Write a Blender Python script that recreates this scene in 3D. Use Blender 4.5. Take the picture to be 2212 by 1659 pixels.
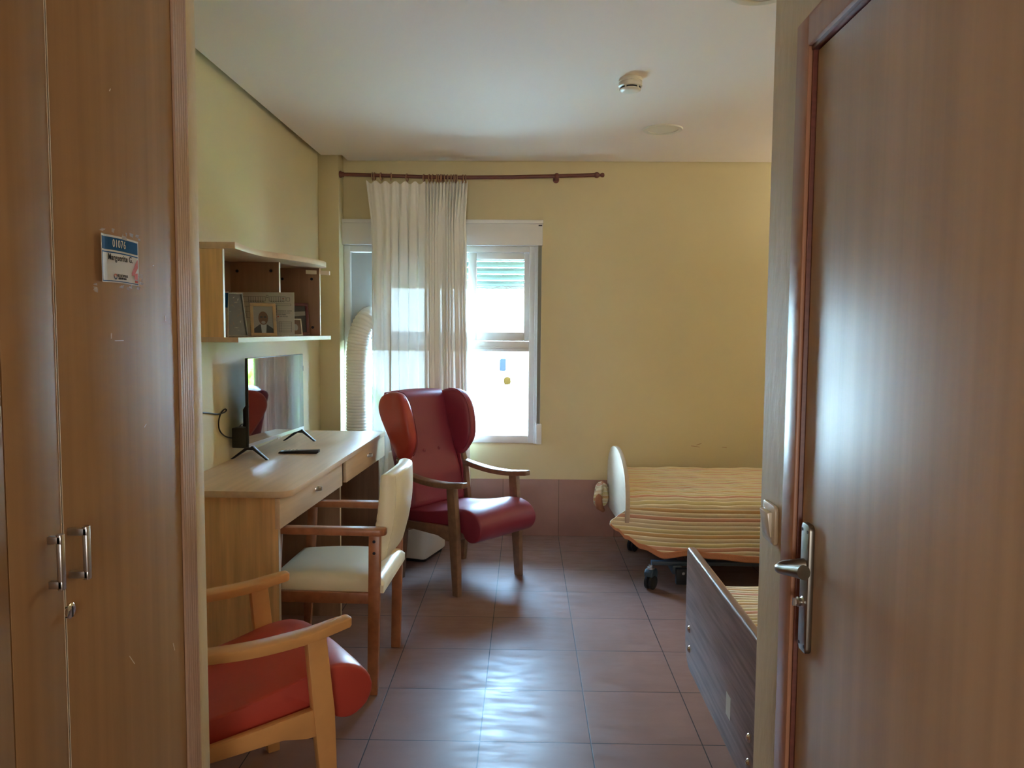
import bpy, bmesh, math, random
from mathutils import Vector, Matrix
random.seed(7)
for o in list(bpy.data.objects): bpy.data.objects.remove(o)
S = bpy.context.scene
COL = S.collection
PI = math.pi

# ------------------------------------------------------------------ camera
F_PX = 1665.6
PITCH, YAW, ROLL, CAM_H = 0.0704, -0.0172, 0.0075, 1.4778
fw = Vector((math.sin(YAW)*math.cos(PITCH), math.cos(YAW)*math.cos(PITCH), -math.sin(PITCH)))
rt = Vector((math.cos(YAW), -math.sin(YAW), 0))
up = rt.cross(fw)
c_, s_ = math.cos(ROLL), math.sin(ROLL)
r2 = rt*c_ + up*s_
u2 = up*c_ - rt*s_
cd = bpy.data.cameras.new('camera')
cam = bpy.data.objects.new('camera', cd); COL.objects.link(cam)
cd.sensor_fit = 'HORIZONTAL'; cd.sensor_width = 36.0; cd.lens = 36.0*F_PX/2212
cd.clip_start = 0.05
cam.matrix_world = Matrix(((r2.x, u2.x, -fw.x, 0), (r2.y, u2.y, -fw.y, 0), (r2.z, u2.z, -fw.z, CAM_H), (0, 0, 0, 1)))
S.camera = cam

# ------------------------------------------------------------------ light
w = bpy.data.worlds.new('sky'); S.world = w; w.use_nodes = True
nt = w.node_tree; nt.nodes.clear()
bg = nt.nodes.new('ShaderNodeBackground'); out = nt.nodes.new('ShaderNodeOutputWorld')
tc = nt.nodes.new('ShaderNodeTexCoord'); sep = nt.nodes.new('ShaderNodeSeparateXYZ')
rp = nt.nodes.new('ShaderNodeValToRGB')
nt.links.new(tc.outputs['Generated'], sep.inputs[0]); nt.links.new(sep.outputs['Z'], rp.inputs[0])
rp.color_ramp.elements[0].position = 0.0; rp.color_ramp.elements[0].color = (0.58, 0.79, 1.0, 1)
rp.color_ramp.elements[1].position = 0.5; rp.color_ramp.elements[1].color = (0.36, 0.62, 1.0, 1)
nt.links.new(rp.outputs[0], bg.inputs[0])
SKY = 90.0
bg.inputs[1].default_value = SKY
nt.links.new(bg.outputs[0], out.inputs[0])

def area_light(name, loc, rot, sx, sy, power, color=(1, 1, 1), portal=False):
    d = bpy.data.lights.new(name, 'AREA'); d.shape = 'RECTANGLE'; d.size = sx; d.size_y = sy
    d.energy = power; d.color = color
    if portal: d.cycles.is_portal = True
    o = bpy.data.objects.new(name, d); COL.objects.link(o); o.location = loc; o.rotation_euler = rot
    return o
area_light('window_portal', (-0.59, 5.62, 1.36), (-PI/2, 0, 0), 1.40, 1.42, 1, portal=True)
sd = bpy.data.lights.new('sun', 'SUN'); sd.energy = 40.0; sd.angle = 0.01; sd.color = (1, 0.95, 0.85)
so = bpy.data.objects.new('sun', sd); COL.objects.link(so); so.rotation_euler = (math.radians(38), math.radians(12), 0); so.location = (0, 2, 8)

# soft fill light added behind the viewpoint; no window is built there
REAR_FILL = area_light('rear_fill_light', (-.10, -3.55, 1.25), (PI/2, 0, 0), 1.2, 1.3, 44, (1, .98, .95))
# up-lights added out of view over the bed heads to brighten the room
HEAD_FILL = [area_light('bed_head_fill_light', (2.98, yy, 1.90), (PI, 0, 0), .10, .80, 14, (1, .97, .92)) for yy in (4.70, 2.30)]
S.view_settings.view_transform = 'Standard'; S.view_settings.look = 'None'
S.view_settings.exposure = 0.33; S.view_settings.gamma = 1.0
S.view_settings.use_curve_mapping = False
S.cycles.max_bounces = 12; S.cycles.diffuse_bounces = 7; S.cycles.transparent_max_bounces = 24
S.cycles.sample_clamp_indirect = 0

# ------------------------------------------------------------------ helpers
class MB:
    def __init__(s): s.v = []; s.f = []; s.m = []; s.mi = 0; s.uv = {}
    def add(s, vs, fs):
        b = len(s.v); s.v += [tuple(p) for p in vs]
        for f in fs: s.f.append(tuple(b+i for i in f)); s.m.append(s.mi)
        return s
    def box(s, x0, x1, y0, y1, z0, z1):
        return s.add([(x0,y0,z0),(x1,y0,z0),(x1,y1,z0),(x0,y1,z0),(x0,y0,z1),(x1,y0,z1),(x1,y1,z1),(x0,y1,z1)],
            [(0,3,2,1),(4,5,6,7),(0,1,5,4),(1,2,6,5),(2,3,7,6),(3,0,4,7)])
    def bar(s, a, b, wx, wy, upv=(0,0,1), w2=None):
        """bar from a to b; wx = width across, wy = thickness along upv"""
        a = Vector(a); b = Vector(b); d = (b-a).normalized(); U = Vector(upv)
        sd_ = d.cross(U).normalized(); U = sd_.cross(d).normalized()
        w2 = w2 or (wx, wy); vs = []
        for p, (p1, p2) in ((a, (wx, wy)), (b, w2)):
            for i, j in ((-1,-1),(1,-1),(1,1),(-1,1)): vs.append(p + sd_*i*p1/2 + U*j*p2/2)
        return s.add(vs, [(3,2,1,0),(4,5,6,7),(0,1,5,4),(1,2,6,5),(2,3,7,6),(3,0,4,7)])
    def prism(s, poly, axis, a, b):
        """poly of 2D points in the two other axes (x,y / x,z / y,z)"""
        n = len(poly)
        def P(p, t):
            return {'x': (t, p[0], p[1]), 'y': (p[0], t, p[1]), 'z': (p[0], p[1], t)}[axis]
        vs = [P(p, a) for p in poly] + [P(p, b) for p in poly]
        fs = [tuple(range(n))[::-1], tuple(range(n, 2*n))] + [(i, (i+1) % n, (i+1) % n+n, i+n) for i in range(n)]
        return s.add(vs, fs)
    def tube(s, pts, r, n=10, cap=True, closed=False):
        pts = [Vector(p) for p in pts]; N = len(pts)
        rs = r if isinstance(r, (list, tuple)) else [r]*N
        vs = []; prev = None
        for i, p in enumerate(pts):
            if closed: t = pts[(i+1) % N]-pts[i-1]
            else: t = pts[min(i+1, N-1)]-pts[max(i-1, 0)]
            t.normalize()
            if prev is None:
                a = Vector((0,0,1)) if abs(t.z) < .9 else Vector((1,0,0))
                prev = t.cross(a).normalized()
            prev = (prev - t*prev.dot(t)).normalized()
            q = t.cross(prev)
            for k in range(n):
                an = 2*PI*k/n
                vs.append(p + (prev*math.cos(an)+q*math.sin(an))*rs[i])
        fs = []
        for i in range(N if closed else N-1):
            j = (i+1) % N
            for k in range(n): fs.append((i*n+k, i*n+(k+1) % n, j*n+(k+1) % n, j*n+k))
        if cap and not closed: fs += [tuple(range(n))[::-1], tuple(range((N-1)*n, N*n))]
        return s.add(vs, fs)
    def lathe(s, prof, c, axis='z', n=32):
        """prof: (radius, height) list"""
        vs = []
        for r, h in prof:
            for k in range(n):
                a = 2*PI*k/n; x, y = r*math.cos(a), r*math.sin(a)
                vs.append({'z': (c[0]+x, c[1]+y, c[2]+h), 'x': (c[0]+h, c[1]+x, c[2]+y), 'y': (c[0]+x, c[1]+h, c[2]+y)}[axis])
        fs = []
        for i in range(len(prof)-1):
            for k in range(n): fs.append((i*n+k, i*n+(k+1) % n, (i+1)*n+(k+1) % n, (i+1)*n+k))
        fs += [tuple(range(n))[::-1], tuple(range((len(prof)-1)*n, len(prof)*n))]
        return s.add(vs, fs)
    def grid(s, nu, nv, fn, uvfn=None, closed_u=False):
        b = len(s.v); vs = []
        for j in range(nv+1):
            for i in range(nu+1):
                vs.append(fn(i/nu, j/nv))
                if uvfn: s.uv[b+j*(nu+1)+i] = uvfn(i/nu, j/nv)
        fs = [(j*(nu+1)+i, j*(nu+1)+i+1, (j+1)*(nu+1)+i+1, (j+1)*(nu+1)+i) for j in range(nv) for i in range(nu)]
        return s.add(vs, fs)
    def build(s, name, mats, parent=None, bevel=0, seg=2, smooth=False, subsurf=0, solid=0, ang=30):
        me = bpy.data.meshes.new(name); me.from_pydata(s.v, [], s.f)
        mats = mats if isinstance(mats, (list, tuple)) else [mats]
        for m in mats: me.materials.append(m)
        for p, k in zip(me.polygons, s.m): p.material_index = k
        if s.uv:
            ul = me.uv_layers.new(name='UVMap')
            for l in me.loops: ul.data[l.index].uv = s.uv.get(l.vertex_index, (0, 0))
        bm = bmesh.new(); bm.from_mesh(me)
        if not s.uv: bmesh.ops.recalc_face_normals(bm, faces=bm.faces)
        if bevel:
            es = [e for e in bm.edges if len(e.link_faces) == 2 and e.calc_face_angle(0) > math.radians(ang)]
            bmesh.ops.bevel(bm, geom=es, offset=bevel, segments=seg, profile=0.5, affect='EDGES', clamp_overlap=True)
        bm.to_mesh(me); bm.free()
        o = bpy.data.objects.new(name, me); COL.objects.link(o)
        if parent: o.parent = parent
        if smooth or bevel:
            for p in me.polygons: p.use_smooth = True
            try: me.set_sharp_from_angle(angle=math.radians(50 if smooth else 40))
            except Exception: pass
        if solid:
            md = o.modifiers.new('solid', 'SOLIDIFY'); md.thickness = solid; md.offset = 0
        if subsurf:
            md = o.modifiers.new('sub', 'SUBSURF'); md.levels = subsurf; md.render_levels = subsurf
        return o

def empty(name, loc, rz, label, cat, group=None):
    o = bpy.data.objects.new(name, None); COL.objects.link(o); o.empty_display_size = 0.1
    o.location = loc; o.rotation_euler = (0, 0, rz); return tag(o, label, cat, group)
def tag(o, label, cat, group=None, kind=None):
    o['label'] = label; o['category'] = cat
    if group: o['group'] = group
    if kind: o['kind'] = kind
    return o
def struct(o, label=None):
    o['kind'] = 'structure'
    if label: o['label'] = label
    return o
def rrect(x0, x1, y0, y1, r, n=6, corners=(1,1,1,1)):
    """rounded rectangle, corners order: (x0,y0),(x1,y0),(x1,y1),(x0,y1)"""
    P = []
    for k, (cx, cy, sx, sy, a0) in enumerate(((x0,y0,1,1,PI),(x1,y0,-1,1,1.5*PI),(x1,y1,-1,-1,0),(x0,y1,1,-1,.5*PI))):
        rr = r*corners[k]
        if rr <= 0: P.append((cx, cy)); continue
        for i in range(n+1):
            a = a0+.5*PI*i/n; P.append((cx+sx*rr+rr*math.cos(a), cy+sy*rr+rr*math.sin(a)))
    return P
def spline(pts, n):
    """Catmull-Rom through points, n samples per segment"""
    P = [Vector(p) for p in pts]; R = []
    for i in range(len(P)-1):
        p0 = P[max(i-1, 0)]; p1 = P[i]; p2 = P[i+1]; p3 = P[min(i+2, len(P)-1)]
        for k in range(n):
            t = k/n
            R.append(.5*((2*p1)+(p2-p0)*t+(2*p0-5*p1+4*p2-p3)*t*t+(3*p1-p0-3*p2+p3)*t**3))
    R.append(P[-1]); return R
def lerp_tab(tab, x):
    if x <= tab[0][0]: return tab[0][1]
    for (a, va), (b, vb) in zip(tab, tab[1:]):
        if x <= b:
            t = (x-a)/(b-a); t = t*t*(3-2*t); return va+(vb-va)*t
    return tab[-1][1]
def text_mesh(name, txt, size, mat, M, parent=None, bold=0, align='CENTER', xs=1.0):
    cu = bpy.data.curves.new('txt', 'FONT'); cu.body = txt; cu.size = size; cu.align_x = align; cu.align_y = 'CENTER'
    cu.offset = bold; cu.space_character = 1.12; cu.extrude = 0.0002; cu.resolution_u = 3
    t = bpy.data.objects.new('txt', cu); COL.objects.link(t)
    dg = bpy.context.evaluated_depsgraph_get(); dg.update()
    me = bpy.data.meshes.new_from_object(t.evaluated_get(dg)); bpy.data.objects.remove(t)
    me.transform(M @ Matrix.Diagonal((xs, 1, 1, 1)))
    me.materials.clear(); me.materials.append(mat)
    o = bpy.data.objects.new(name, me); COL.objects.link(o)
    if parent: o.parent = parent
    return o

# ------------------------------------------------------------------ materials
def mat(name, col, rough=.5, spec=.5, metal=0, noise=None, bump=None, coat=0):
    """noise=(scale, amount, (sx,sy,sz))  bump=(scale,strength,(sx,sy,sz))"""
    m = bpy.data.materials.new(name); m.use_nodes = True; n = m.node_tree; N = n.nodes
    b = N['Principled BSDF']; b.inputs['Base Color'].default_value = (*col, 1)
    b.inputs['Roughness'].default_value = rough; b.inputs['Metallic'].default_value = metal
    b.inputs['Specular IOR Level'].default_value = spec
    b.inputs['Coat Weight'].default_value = coat
    def tex(sc, st, detail=4):
        t = N.new('ShaderNodeTexCoord'); mp = N.new('ShaderNodeMapping'); mp.inputs['Scale'].default_value = st
        no = N.new('ShaderNodeTexNoise'); no.inputs['Scale'].default_value = sc; no.inputs['Detail'].default_value = detail
        n.links.new(t.outputs['Object'], mp.inputs[0]); n.links.new(mp.outputs[0], no.inputs[0]); return no
    if noise:
        no = tex(noise[0], noise[2]); r = N.new('ShaderNodeValToRGB'); a = noise[1]
        r.color_ramp.elements[0].position = .3; r.color_ramp.elements[1].position = .7
        r.color_ramp.elements[0].color = (*[max(0, c*(1-a)) for c in col], 1)
        r.color_ramp.elements[1].color = (*[min(1, c*(1+a)) for c in col], 1)
        n.links.new(no.outputs[0], r.inputs[0]); n.links.new(r.outputs[0], b.inputs['Base Color'])
    if bump:
        no = tex(bump[0], bump[2]); bp = N.new('ShaderNodeBump'); bp.inputs['Strength'].default_value = bump[1]
        bp.inputs['Distance'].default_value = .004
        n.links.new(no.outputs[0], bp.inputs['Height']); n.links.new(bp.outputs[0], b.inputs['Normal'])
    return m
M = {}
WALLC = (.68, .59, .36)
M['wall'] = mat('yellow_paint', WALLC, .5, .35, bump=(60, .12, (1,1,1)), noise=(1.5, .03, (1,1,1)))
M['plaster'] = mat('cream_plaster', (.64, .53, .34), .6, .3, bump=(35, .6, (1,1,.35)), noise=(9, .06, (1,1,.3)))
M['ceiling'] = mat('white_ceiling', (.83, .74, .64), .8, .2)
M['white'] = mat('white_pvc', (.76, .76, .75), .35, .5)
M['beech'] = mat('beech_laminate', (.60, .38, .19), .38, .5, noise=(4, .12, (14, 14, .6)))
M['beech_y'] = mat('beech_laminate_along', (.72, .54, .37), .45, .25, noise=(4, .07, (9, .5, 9)))
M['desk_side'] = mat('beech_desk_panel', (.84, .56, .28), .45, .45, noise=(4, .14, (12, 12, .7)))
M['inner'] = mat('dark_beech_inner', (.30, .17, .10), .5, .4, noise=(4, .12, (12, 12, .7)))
M['edge'] = mat('light_edge_band', (.66, .56, .42), .4, .5)
M['wardrobe'] = mat('wardrobe_laminate', (.38, .225, .11), .50, .07, noise=(3, .10, (9, 9, .35)), bump=(60, .05, (3, 3, .1)))
M['door'] = mat('door_laminate', (.54, .40, .28), .42, .25, noise=(3, .10, (9, 9, .25)), bump=(60, .04, (3, 3, .1)))
M['casing'] = mat('door_casing_wood', (.40, .20, .12), .34, .35, noise=(4, .12, (10, 10, .4)))
M['strip'] = mat('wardrobe_strip', (.44, .28, .19), .22, .8, noise=(5, .1, (14, 14, .3)))
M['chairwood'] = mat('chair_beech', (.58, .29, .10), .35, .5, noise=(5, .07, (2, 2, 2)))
M['chairwood2'] = mat('chair_beech_dark', (.22, .12, .068), .38, .5, noise=(5, .16, (6, 6, 6)))  # darker brown version of the chair wood
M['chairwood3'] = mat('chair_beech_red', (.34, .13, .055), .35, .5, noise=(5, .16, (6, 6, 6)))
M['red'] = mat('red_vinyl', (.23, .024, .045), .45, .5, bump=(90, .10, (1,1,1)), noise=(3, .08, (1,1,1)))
M['redorange'] = mat('red_vinyl_orange', (.42, .048, .03), .4, .5, bump=(90, .08, (1,1,1)), noise=(3, .08, (1,1,1)))  # more orange red than the other vinyl
M['cream'] = mat('cream_vinyl', (.82, .75, .55), .35, .5, bump=(70, .12, (1,1,1)), noise=(4, .06, (1,1,1)))
M['metal'] = mat('brushed_steel', (.62, .62, .62), .28, .5, 1)
M['dkmetal'] = mat('dark_bronze_metal', (.30, .29, .26), .35, .5, 1)
M['chrome'] = mat('chrome', (.8, .8, .8), .12, .5, 1)
M['black'] = mat('black_plastic', (.012, .012, .014), .35, .5)
M['blackcap'] = mat('black_cap', (.01, .01, .02), .5, .4)
M['mahog'] = mat('mahogany_wood', (.16, .05, .035), .4, .5, noise=(10, .2, (1, 8, 8)))
M['ring'] = mat('ring_wood', (.32, .18, .11), .45, .5)
M['cream_plastic'] = mat('cream_plastic', (.72, .68, .56), .35, .5)
M['switch'] = mat('white_switch_plastic', (.78, .73, .60), .2, .6)
M['acwhite'] = mat('white_appliance', (.80, .77, .70), .4, .5)
M['hose'] = mat('white_hose', (.90, .90, .88), .5, .4)
M['bedsteel'] = mat('blue_grey_steel', (.05, .085, .12), .4, .5, noise=(8, .15, (1,1,1)))
M['rubber'] = mat('black_rubber', (.015, .018, .024), .5, .4)
M['footl'] = mat('light_maple_board', (.55, .43, .31), .38, .5, noise=(5, .06, (3, 3, 14)))
M['walnut'] = mat('walnut_board', (.25, .165, .14), .42, .3, noise=(6, .35, (1, .7, 12)))
M['hem'] = mat('terracotta_hem', (.50, .22, .12), .85, .2, bump=(120, .4, (1,1,1)))
M['strap'] = mat('grey_webbing', (.23, .23, .20), .8, .2)
M['paper'] = mat('paper_white', (.62, .58, .50), .6, .3)
M['ink'] = mat('ink_black', (.03, .03, .03), .6, .2)
M['blue'] = mat('label_blue', (.008, .075, .20), .7, .1)
M['redink'] = mat('label_red', (.50, .06, .03), .5, .4)
M['gold'] = mat('gold_frame', (.48, .33, .17), .4, .5, noise=(20, .12, (1,1,1)))
M['wine'] = mat('wine_frame', (.10, .015, .018), .35, .5)
M['skin'] = mat('photo_skin', (.17, .105, .075), .5, .3)
M['grey'] = mat('photo_grey', (.30, .30, .28), .5, .4)
M['dkgrey'] = mat('photo_dark', (.05, .055, .06), .3, .5)
M['shirt'] = mat('photo_shirt', (.40, .46, .50), .5, .3)
M['panelgrey'] = mat('grey_panel', (.50, .52, .52), .6, .3)
M['leaf'] = mat('palm_leaf', (.16, .42, .04), .5, .3, noise=(3, .3, (1,1,1)))
M['bark'] = mat('bark', (.15, .10, .07), .8, .2)
M['ground'] = mat('pale_paving', (.55, .53, .48), .8, .2, noise=(2, .1, (1,1,1)))
M['facade'] = mat('white_render', (.75, .74, .70), .8, .2)
M['bluebin'] = mat('blue_plastic', (.0012, .006, .010), 1, 0)
M['orange'] = mat('orange_plastic', (.014, .008, .002), 1, 0)
M['slat'] = mat('pale_shutter_slat', (.17, .22, .19), .5, .4)

def glossy_screen():
    m = bpy.data.materials.new('tv_screen_glass'); m.use_nodes = True; n = m.node_tree; b = n.nodes['Principled BSDF']
    b.inputs['Base Color'].default_value = (.006, .006, .009, 1); b.inputs['Roughness'].default_value = .03
    b.inputs['Specular IOR Level'].default_value = 1.0; b.inputs['IOR'].default_value = 3.0
    return m
M['screen'] = glossy_screen()
def glass():
    m = bpy.data.materials.new('window_glass'); m.use_nodes = True; n = m.node_tree; n.nodes.clear()
    o = n.nodes.new('ShaderNodeOutputMaterial'); t = n.nodes.new('ShaderNodeBsdfTransparent'); g = n.nodes.new('ShaderNodeBsdfGlossy')
    g.inputs['Roughness'].default_value = .02; mx = n.nodes.new('ShaderNodeMixShader'); fr = n.nodes.new('ShaderNodeFresnel')
    fr.inputs[0].default_value = 1.3
    t.inputs[0].default_value = (.93, .97, .95, 1)
    n.links.new(fr.outputs[0], mx.inputs[0]); n.links.new(t.outputs[0], mx.inputs[1]); n.links.new(g.outputs[0], mx.inputs[2]); n.links.new(mx.outputs[0], o.inputs[0])
    return m
M['glass'] = glass()
def sheer(name, transp, transl, col, dark_side=None):
    m = bpy.data.materials.new(name); m.use_nodes = True; n = m.node_tree; n.nodes.clear()
    o = n.nodes.new('ShaderNodeOutputMaterial'); t = n.nodes.new('ShaderNodeBsdfTransparent'); d = n.nodes.new('ShaderNodeBsdfDiffuse'); tl = n.nodes.new('ShaderNodeBsdfTranslucent')
    d.inputs[0].default_value = (*col, 1); tl.inputs[0].default_value = (*col, 1)
    a = n.nodes.new('ShaderNodeMixShader'); b = n.nodes.new('ShaderNodeMixShader')
    if dark_side:  # darker window side, added to cut light bounced onto the window frame
        ge = n.nodes.new('ShaderNodeNewGeometry'); mc = n.nodes.new('ShaderNodeMixRGB'); mc.inputs[1].default_value = (*dark_side, 1); mc.inputs[2].default_value = (*col, 1)
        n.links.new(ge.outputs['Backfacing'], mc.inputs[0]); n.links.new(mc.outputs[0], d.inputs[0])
    a.inputs[0].default_value = transl; n.links.new(d.outputs[0], a.inputs[1]); n.links.new(tl.outputs[0], a.inputs[2])
    b.inputs[0].default_value = transp; n.links.new(a.outputs[0], b.inputs[1]); n.links.new(t.outputs[0], b.inputs[2]); n.links.new(b.outputs[0], o.inputs[0])
    return m
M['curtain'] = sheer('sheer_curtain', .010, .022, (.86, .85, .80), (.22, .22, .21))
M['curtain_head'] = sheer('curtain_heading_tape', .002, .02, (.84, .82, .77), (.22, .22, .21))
M['plan'] = sheer('plan_sheet', .03, .25, (.66, .62, .55))
M['tape'] = sheer('clear_tape', .55, .2, (.8, .78, .72))

def tile_mat(name, col, vertical=False, rough=.3):
    m = bpy.data.materials.new(name); m.use_nodes = True; n = m.node_tree; N = n.nodes; b = N['Principled BSDF']
    t = N.new('ShaderNodeTexCoord'); mp = N.new('ShaderNodeMapping'); br = N.new('ShaderNodeTexBrick')
    n.links.new(t.outputs['Object'], mp.inputs[0])
    if vertical: mp.inputs['Rotation'].default_value = (PI/2, 0, 0); mp.inputs['Location'].default_value = (.951-.0, .0, 0)
    else: mp.inputs['Location'].default_value = (.951+.3991*20, -5.0777+.4009*40, 0)
    n.links.new(mp.outputs[0], br.inputs['Vector'])
    br.offset = 0; br.squash = 1; br.inputs['Scale'].default_value = 1; br.inputs['Mortar Size'].default_value = .0022
    br.inputs['Mortar Smooth'].default_value = .2
    br.inputs['Brick Width'].default_value = .3991; br.inputs['Row Height'].default_value = .4009 if not vertical else 5.0
    v = .06
    br.inputs['Color1'].default_value = (*[c*(1-v) for c in col], 1); br.inputs['Color2'].default_value = (*[c*(1+v) for c in col], 1)
    br.inputs['Mortar'].default_value = (.03, .025, .028, 1) if not vertical else (.20, .13, .10, 1)
    no = N.new('ShaderNodeTexNoise'); no.inputs['Scale'].default_value = 6; no.inputs['Detail'].default_value = 8
    n.links.new(t.outputs['Object'], no.inputs[0])
    mx = N.new('ShaderNodeMixRGB'); mx.blend_type = 'MULTIPLY'; mx.inputs[0].default_value = .35
    n.links.new(br.outputs['Color'], mx.inputs[1]); n.links.new(no.outputs[0], mx.inputs[2]); n.links.new(mx.outputs[0], b.inputs['Base Color'])
    # scuffed, unevenly polished glaze
    n2 = N.new('ShaderNodeTexNoise'); n2.inputs['Scale'].default_value = 9; n2.inputs['Detail'].default_value = 10; n2.inputs['Roughness'].default_value = .65
    mp2 = N.new('ShaderNodeMapping'); mp2.inputs['Scale'].default_value = (.7, 2.2, 1); mp2.inputs['Rotation'].default_value = (0, 0, .35)
    n.links.new(t.outputs['Object'], mp2.inputs[0]); n.links.new(mp2.outputs[0], n2.inputs[0])
    mr = N.new('ShaderNodeMapRange'); mr.inputs[1].default_value = .35; mr.inputs[2].default_value = .7; mr.inputs[3].default_value = rough; mr.inputs[4].default_value = rough+.22
    n.links.new(n2.outputs[0], mr.inputs[0]); n.links.new(mr.outputs[0], b.inputs['Roughness'])
    b.inputs['Specular IOR Level'].default_value = .28
    bp = N.new('ShaderNodeBump'); bp.inputs['Strength'].default_value = .25; bp.inputs['Distance'].default_value = .002
    inv = N.new('ShaderNodeMath'); inv.operation = 'SUBTRACT'; inv.inputs[0].default_value = 1
    n.links.new(br.outputs['Fac'], inv.inputs[1]); n.links.new(inv.outputs[0], bp.inputs['Height'])
    b2 = N.new('ShaderNodeBump'); b2.inputs['Strength'].default_value = .10; b2.inputs['Distance'].default_value = .002
    n.links.new(n2.outputs[0], b2.inputs['Height']); n.links.new(bp.outputs[0], b2.inputs['Normal']); n.links.new(b2.outputs[0], b.inputs['Normal'])
    return m
M['floor'] = tile_mat('brown_floor_tile', (.30, .175, .145), rough=.30)
M['skirt'] = tile_mat('brown_wall_tile', (.44, .25, .21), True, rough=.35)

def quilt_mat():
    """stripes run along the bed: UV v (metres round the bed) decides the stripe"""
    m = bpy.data.materials.new('striped_quilt'); m.use_nodes = True; n = m.node_tree; N = n.nodes; b = N['Principled BSDF']
    b.inputs['Roughness'].default_value = .85; b.inputs['Specular IOR Level'].default_value = .2
    uv = N.new('ShaderNodeUVMap'); sp = N.new('ShaderNodeSeparateXYZ'); n.links.new(uv.outputs[0], sp.inputs[0])
    W = .0235
    d = N.new('ShaderNodeMath'); d.operation = 'DIVIDE'; d.inputs[1].default_value = W; n.links.new(sp.outputs['Y'], d.inputs[0])
    fl = N.new('ShaderNodeMath'); fl.operation = 'FLOOR'; n.links.new(d.outputs[0], fl.inputs[0])
    fr = N.new('ShaderNodeMath'); fr.operation = 'FRACT'; n.links.new(d.outputs[0], fr.inputs[0])
    md = N.new('ShaderNodeMath'); md.operation = 'MODULO'; md.inputs[1].default_value = 13.0; n.links.new(fl.outputs[0], md.inputs[0])
    dv = N.new('ShaderNodeMath'); dv.operation = 'DIVIDE'; dv.inputs[1].default_value = 13.0; n.links.new(md.outputs[0], dv.inputs[0])
    r = N.new('ShaderNodeValToRGB'); r.color_ramp.interpolation = 'CONSTANT'; cr = r.color_ramp
    tan = (.70, .58, .38); pink = (.66, .36, .25); oli = (.70, .60, .32); org = (.68, .45, .22)
    cols = [pink, tan, tan, oli, org, tan, oli, pink, tan, oli, tan, org, tan]
    cr.elements[0].color = (*cols[0], 1); cr.elements[1].position = 1/13-.01; cr.elements[1].color = (*cols[1], 1)
    for i in range(2, 13):
        e = cr.elements.new(i/13-.01); e.color = (*cols[i], 1)
    n.links.new(dv.outputs[0], r.inputs[0])
    lt = N.new('ShaderNodeMath'); lt.operation = 'LESS_THAN'; lt.inputs[1].default_value = .16; n.links.new(fr.outputs[0], lt.inputs[0])
    mx = N.new('ShaderNodeMixRGB'); mx.inputs[2].default_value = (.90, .85, .70, 1); n.links.new(lt.outputs[0], mx.inputs[0]); n.links.new(r.outputs[0], mx.inputs[1])
    n.links.new(mx.outputs[0], b.inputs['Base Color'])
    # puffed quilting channels
    s1 = N.new('ShaderNodeMath'); s1.operation = 'MULTIPLY'; s1.inputs[1].default_value = PI; n.links.new(fr.outputs[0], s1.inputs[0])
    s2 = N.new('ShaderNodeMath'); s2.operation = 'SINE'; n.links.new(s1.outputs[0], s2.inputs[0])
    no = N.new('ShaderNodeTexNoise'); no.inputs['Scale'].default_value = 60; n.links.new(uv.outputs[0], no.inputs[0])
    ad = N.new('ShaderNodeMath'); ad.operation = 'MULTIPLY_ADD'; ad.inputs[1].default_value = .35; n.links.new(no.outputs[0], ad.inputs[0]); n.links.new(s2.outputs[0], ad.inputs[2])
    bp = N.new('ShaderNodeBump'); bp.inputs['Strength'].default_value = .6; bp.inputs['Distance'].default_value = .006
    n.links.new(ad.outputs[0], bp.inputs['Height']); n.links.new(bp.outputs[0], b.inputs['Normal'])
    return m
M['quilt'] = quilt_mat()

# ================================================================== room shell
YB, XL, XR, ZC = 5.468, -1.43, 3.10, 2.645
PXL, PXR = -0.75, 0.52            # passage side faces
YWL, YWR = 1.78, 1.68             # where the passage walls end
YN = -3.6                         # wall behind the camera
ZT = 2.80
b = MB(); b.box(-1.75, 3.4, -3.9, 5.75, -.12, 0); struct(b.build('floor', M['floor']), 'brown square floor tiles')
# ceiling board stops short of walls and leaves a shadow gap
b = MB(); g = .036; PY = 5.33; PX = -1.287
b.prism([(XL+g, YN), (XL+g, PY-g-.012), (PX+g, PY-g-.012), (PX+g, YB-.015), (XR, YB-.015), (XR, YN)], 'z', ZC, ZC+.03)
b.box(-1.75, 3.4, -3.9, 5.75, ZT, ZT+.15)
struct(b.build('ceiling', M['ceiling']), 'plain off-white ceiling')
b = MB(); b.box(XL-.25, XL, YWL-.1, YB+.25, 0, ZT); struct(b.build('wall_left', M['wall']), 'pale yellow left wall behind the desk')
b = MB(); b.box(XL, PX, PY, YB, 0, ZT); struct(b.build('wall_pilaster', M['wall'], bevel=.004), 'yellow pilaster in the far left corner')
# back wall with the window hole
HX0, HX1, HZ0, HZ1 = -1.285, .066, .672, 2.058
b = MB(); y0, y1 = YB, YB+.25
b.box(XL-.25, HX0, y0, y1, 0, ZT); b.box(HX1, XR+.25, y0, y1, 0, ZT); b.box(HX0, HX1, y0, y1, 0, HZ0); b.box(HX0, HX1, y0, y1, HZ1, ZT)
wb = struct(b.build('wall_back', M['wall']), 'yellow back wall with the window')
for i, (xx, zz, dx, dz) in enumerate(((1.215, .662, .06, -.008), (1.24, .668, .035, .012), (1.42, .655, .035, -.003))):
    s = MB(); s.bar((xx-dx/2, YB-.0006, zz), (xx+dx/2, YB-.0006, zz+dz), .002, .003, (0, 0, 1)); s.build('scuff_mark', M['casing'], wb)
b = MB(); b.box(XR, XR+.25, YWR-.1, YB+.25, 0, ZT); struct(b.build('wall_right', M['wall']), 'yellow wall at the bed heads')
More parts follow.
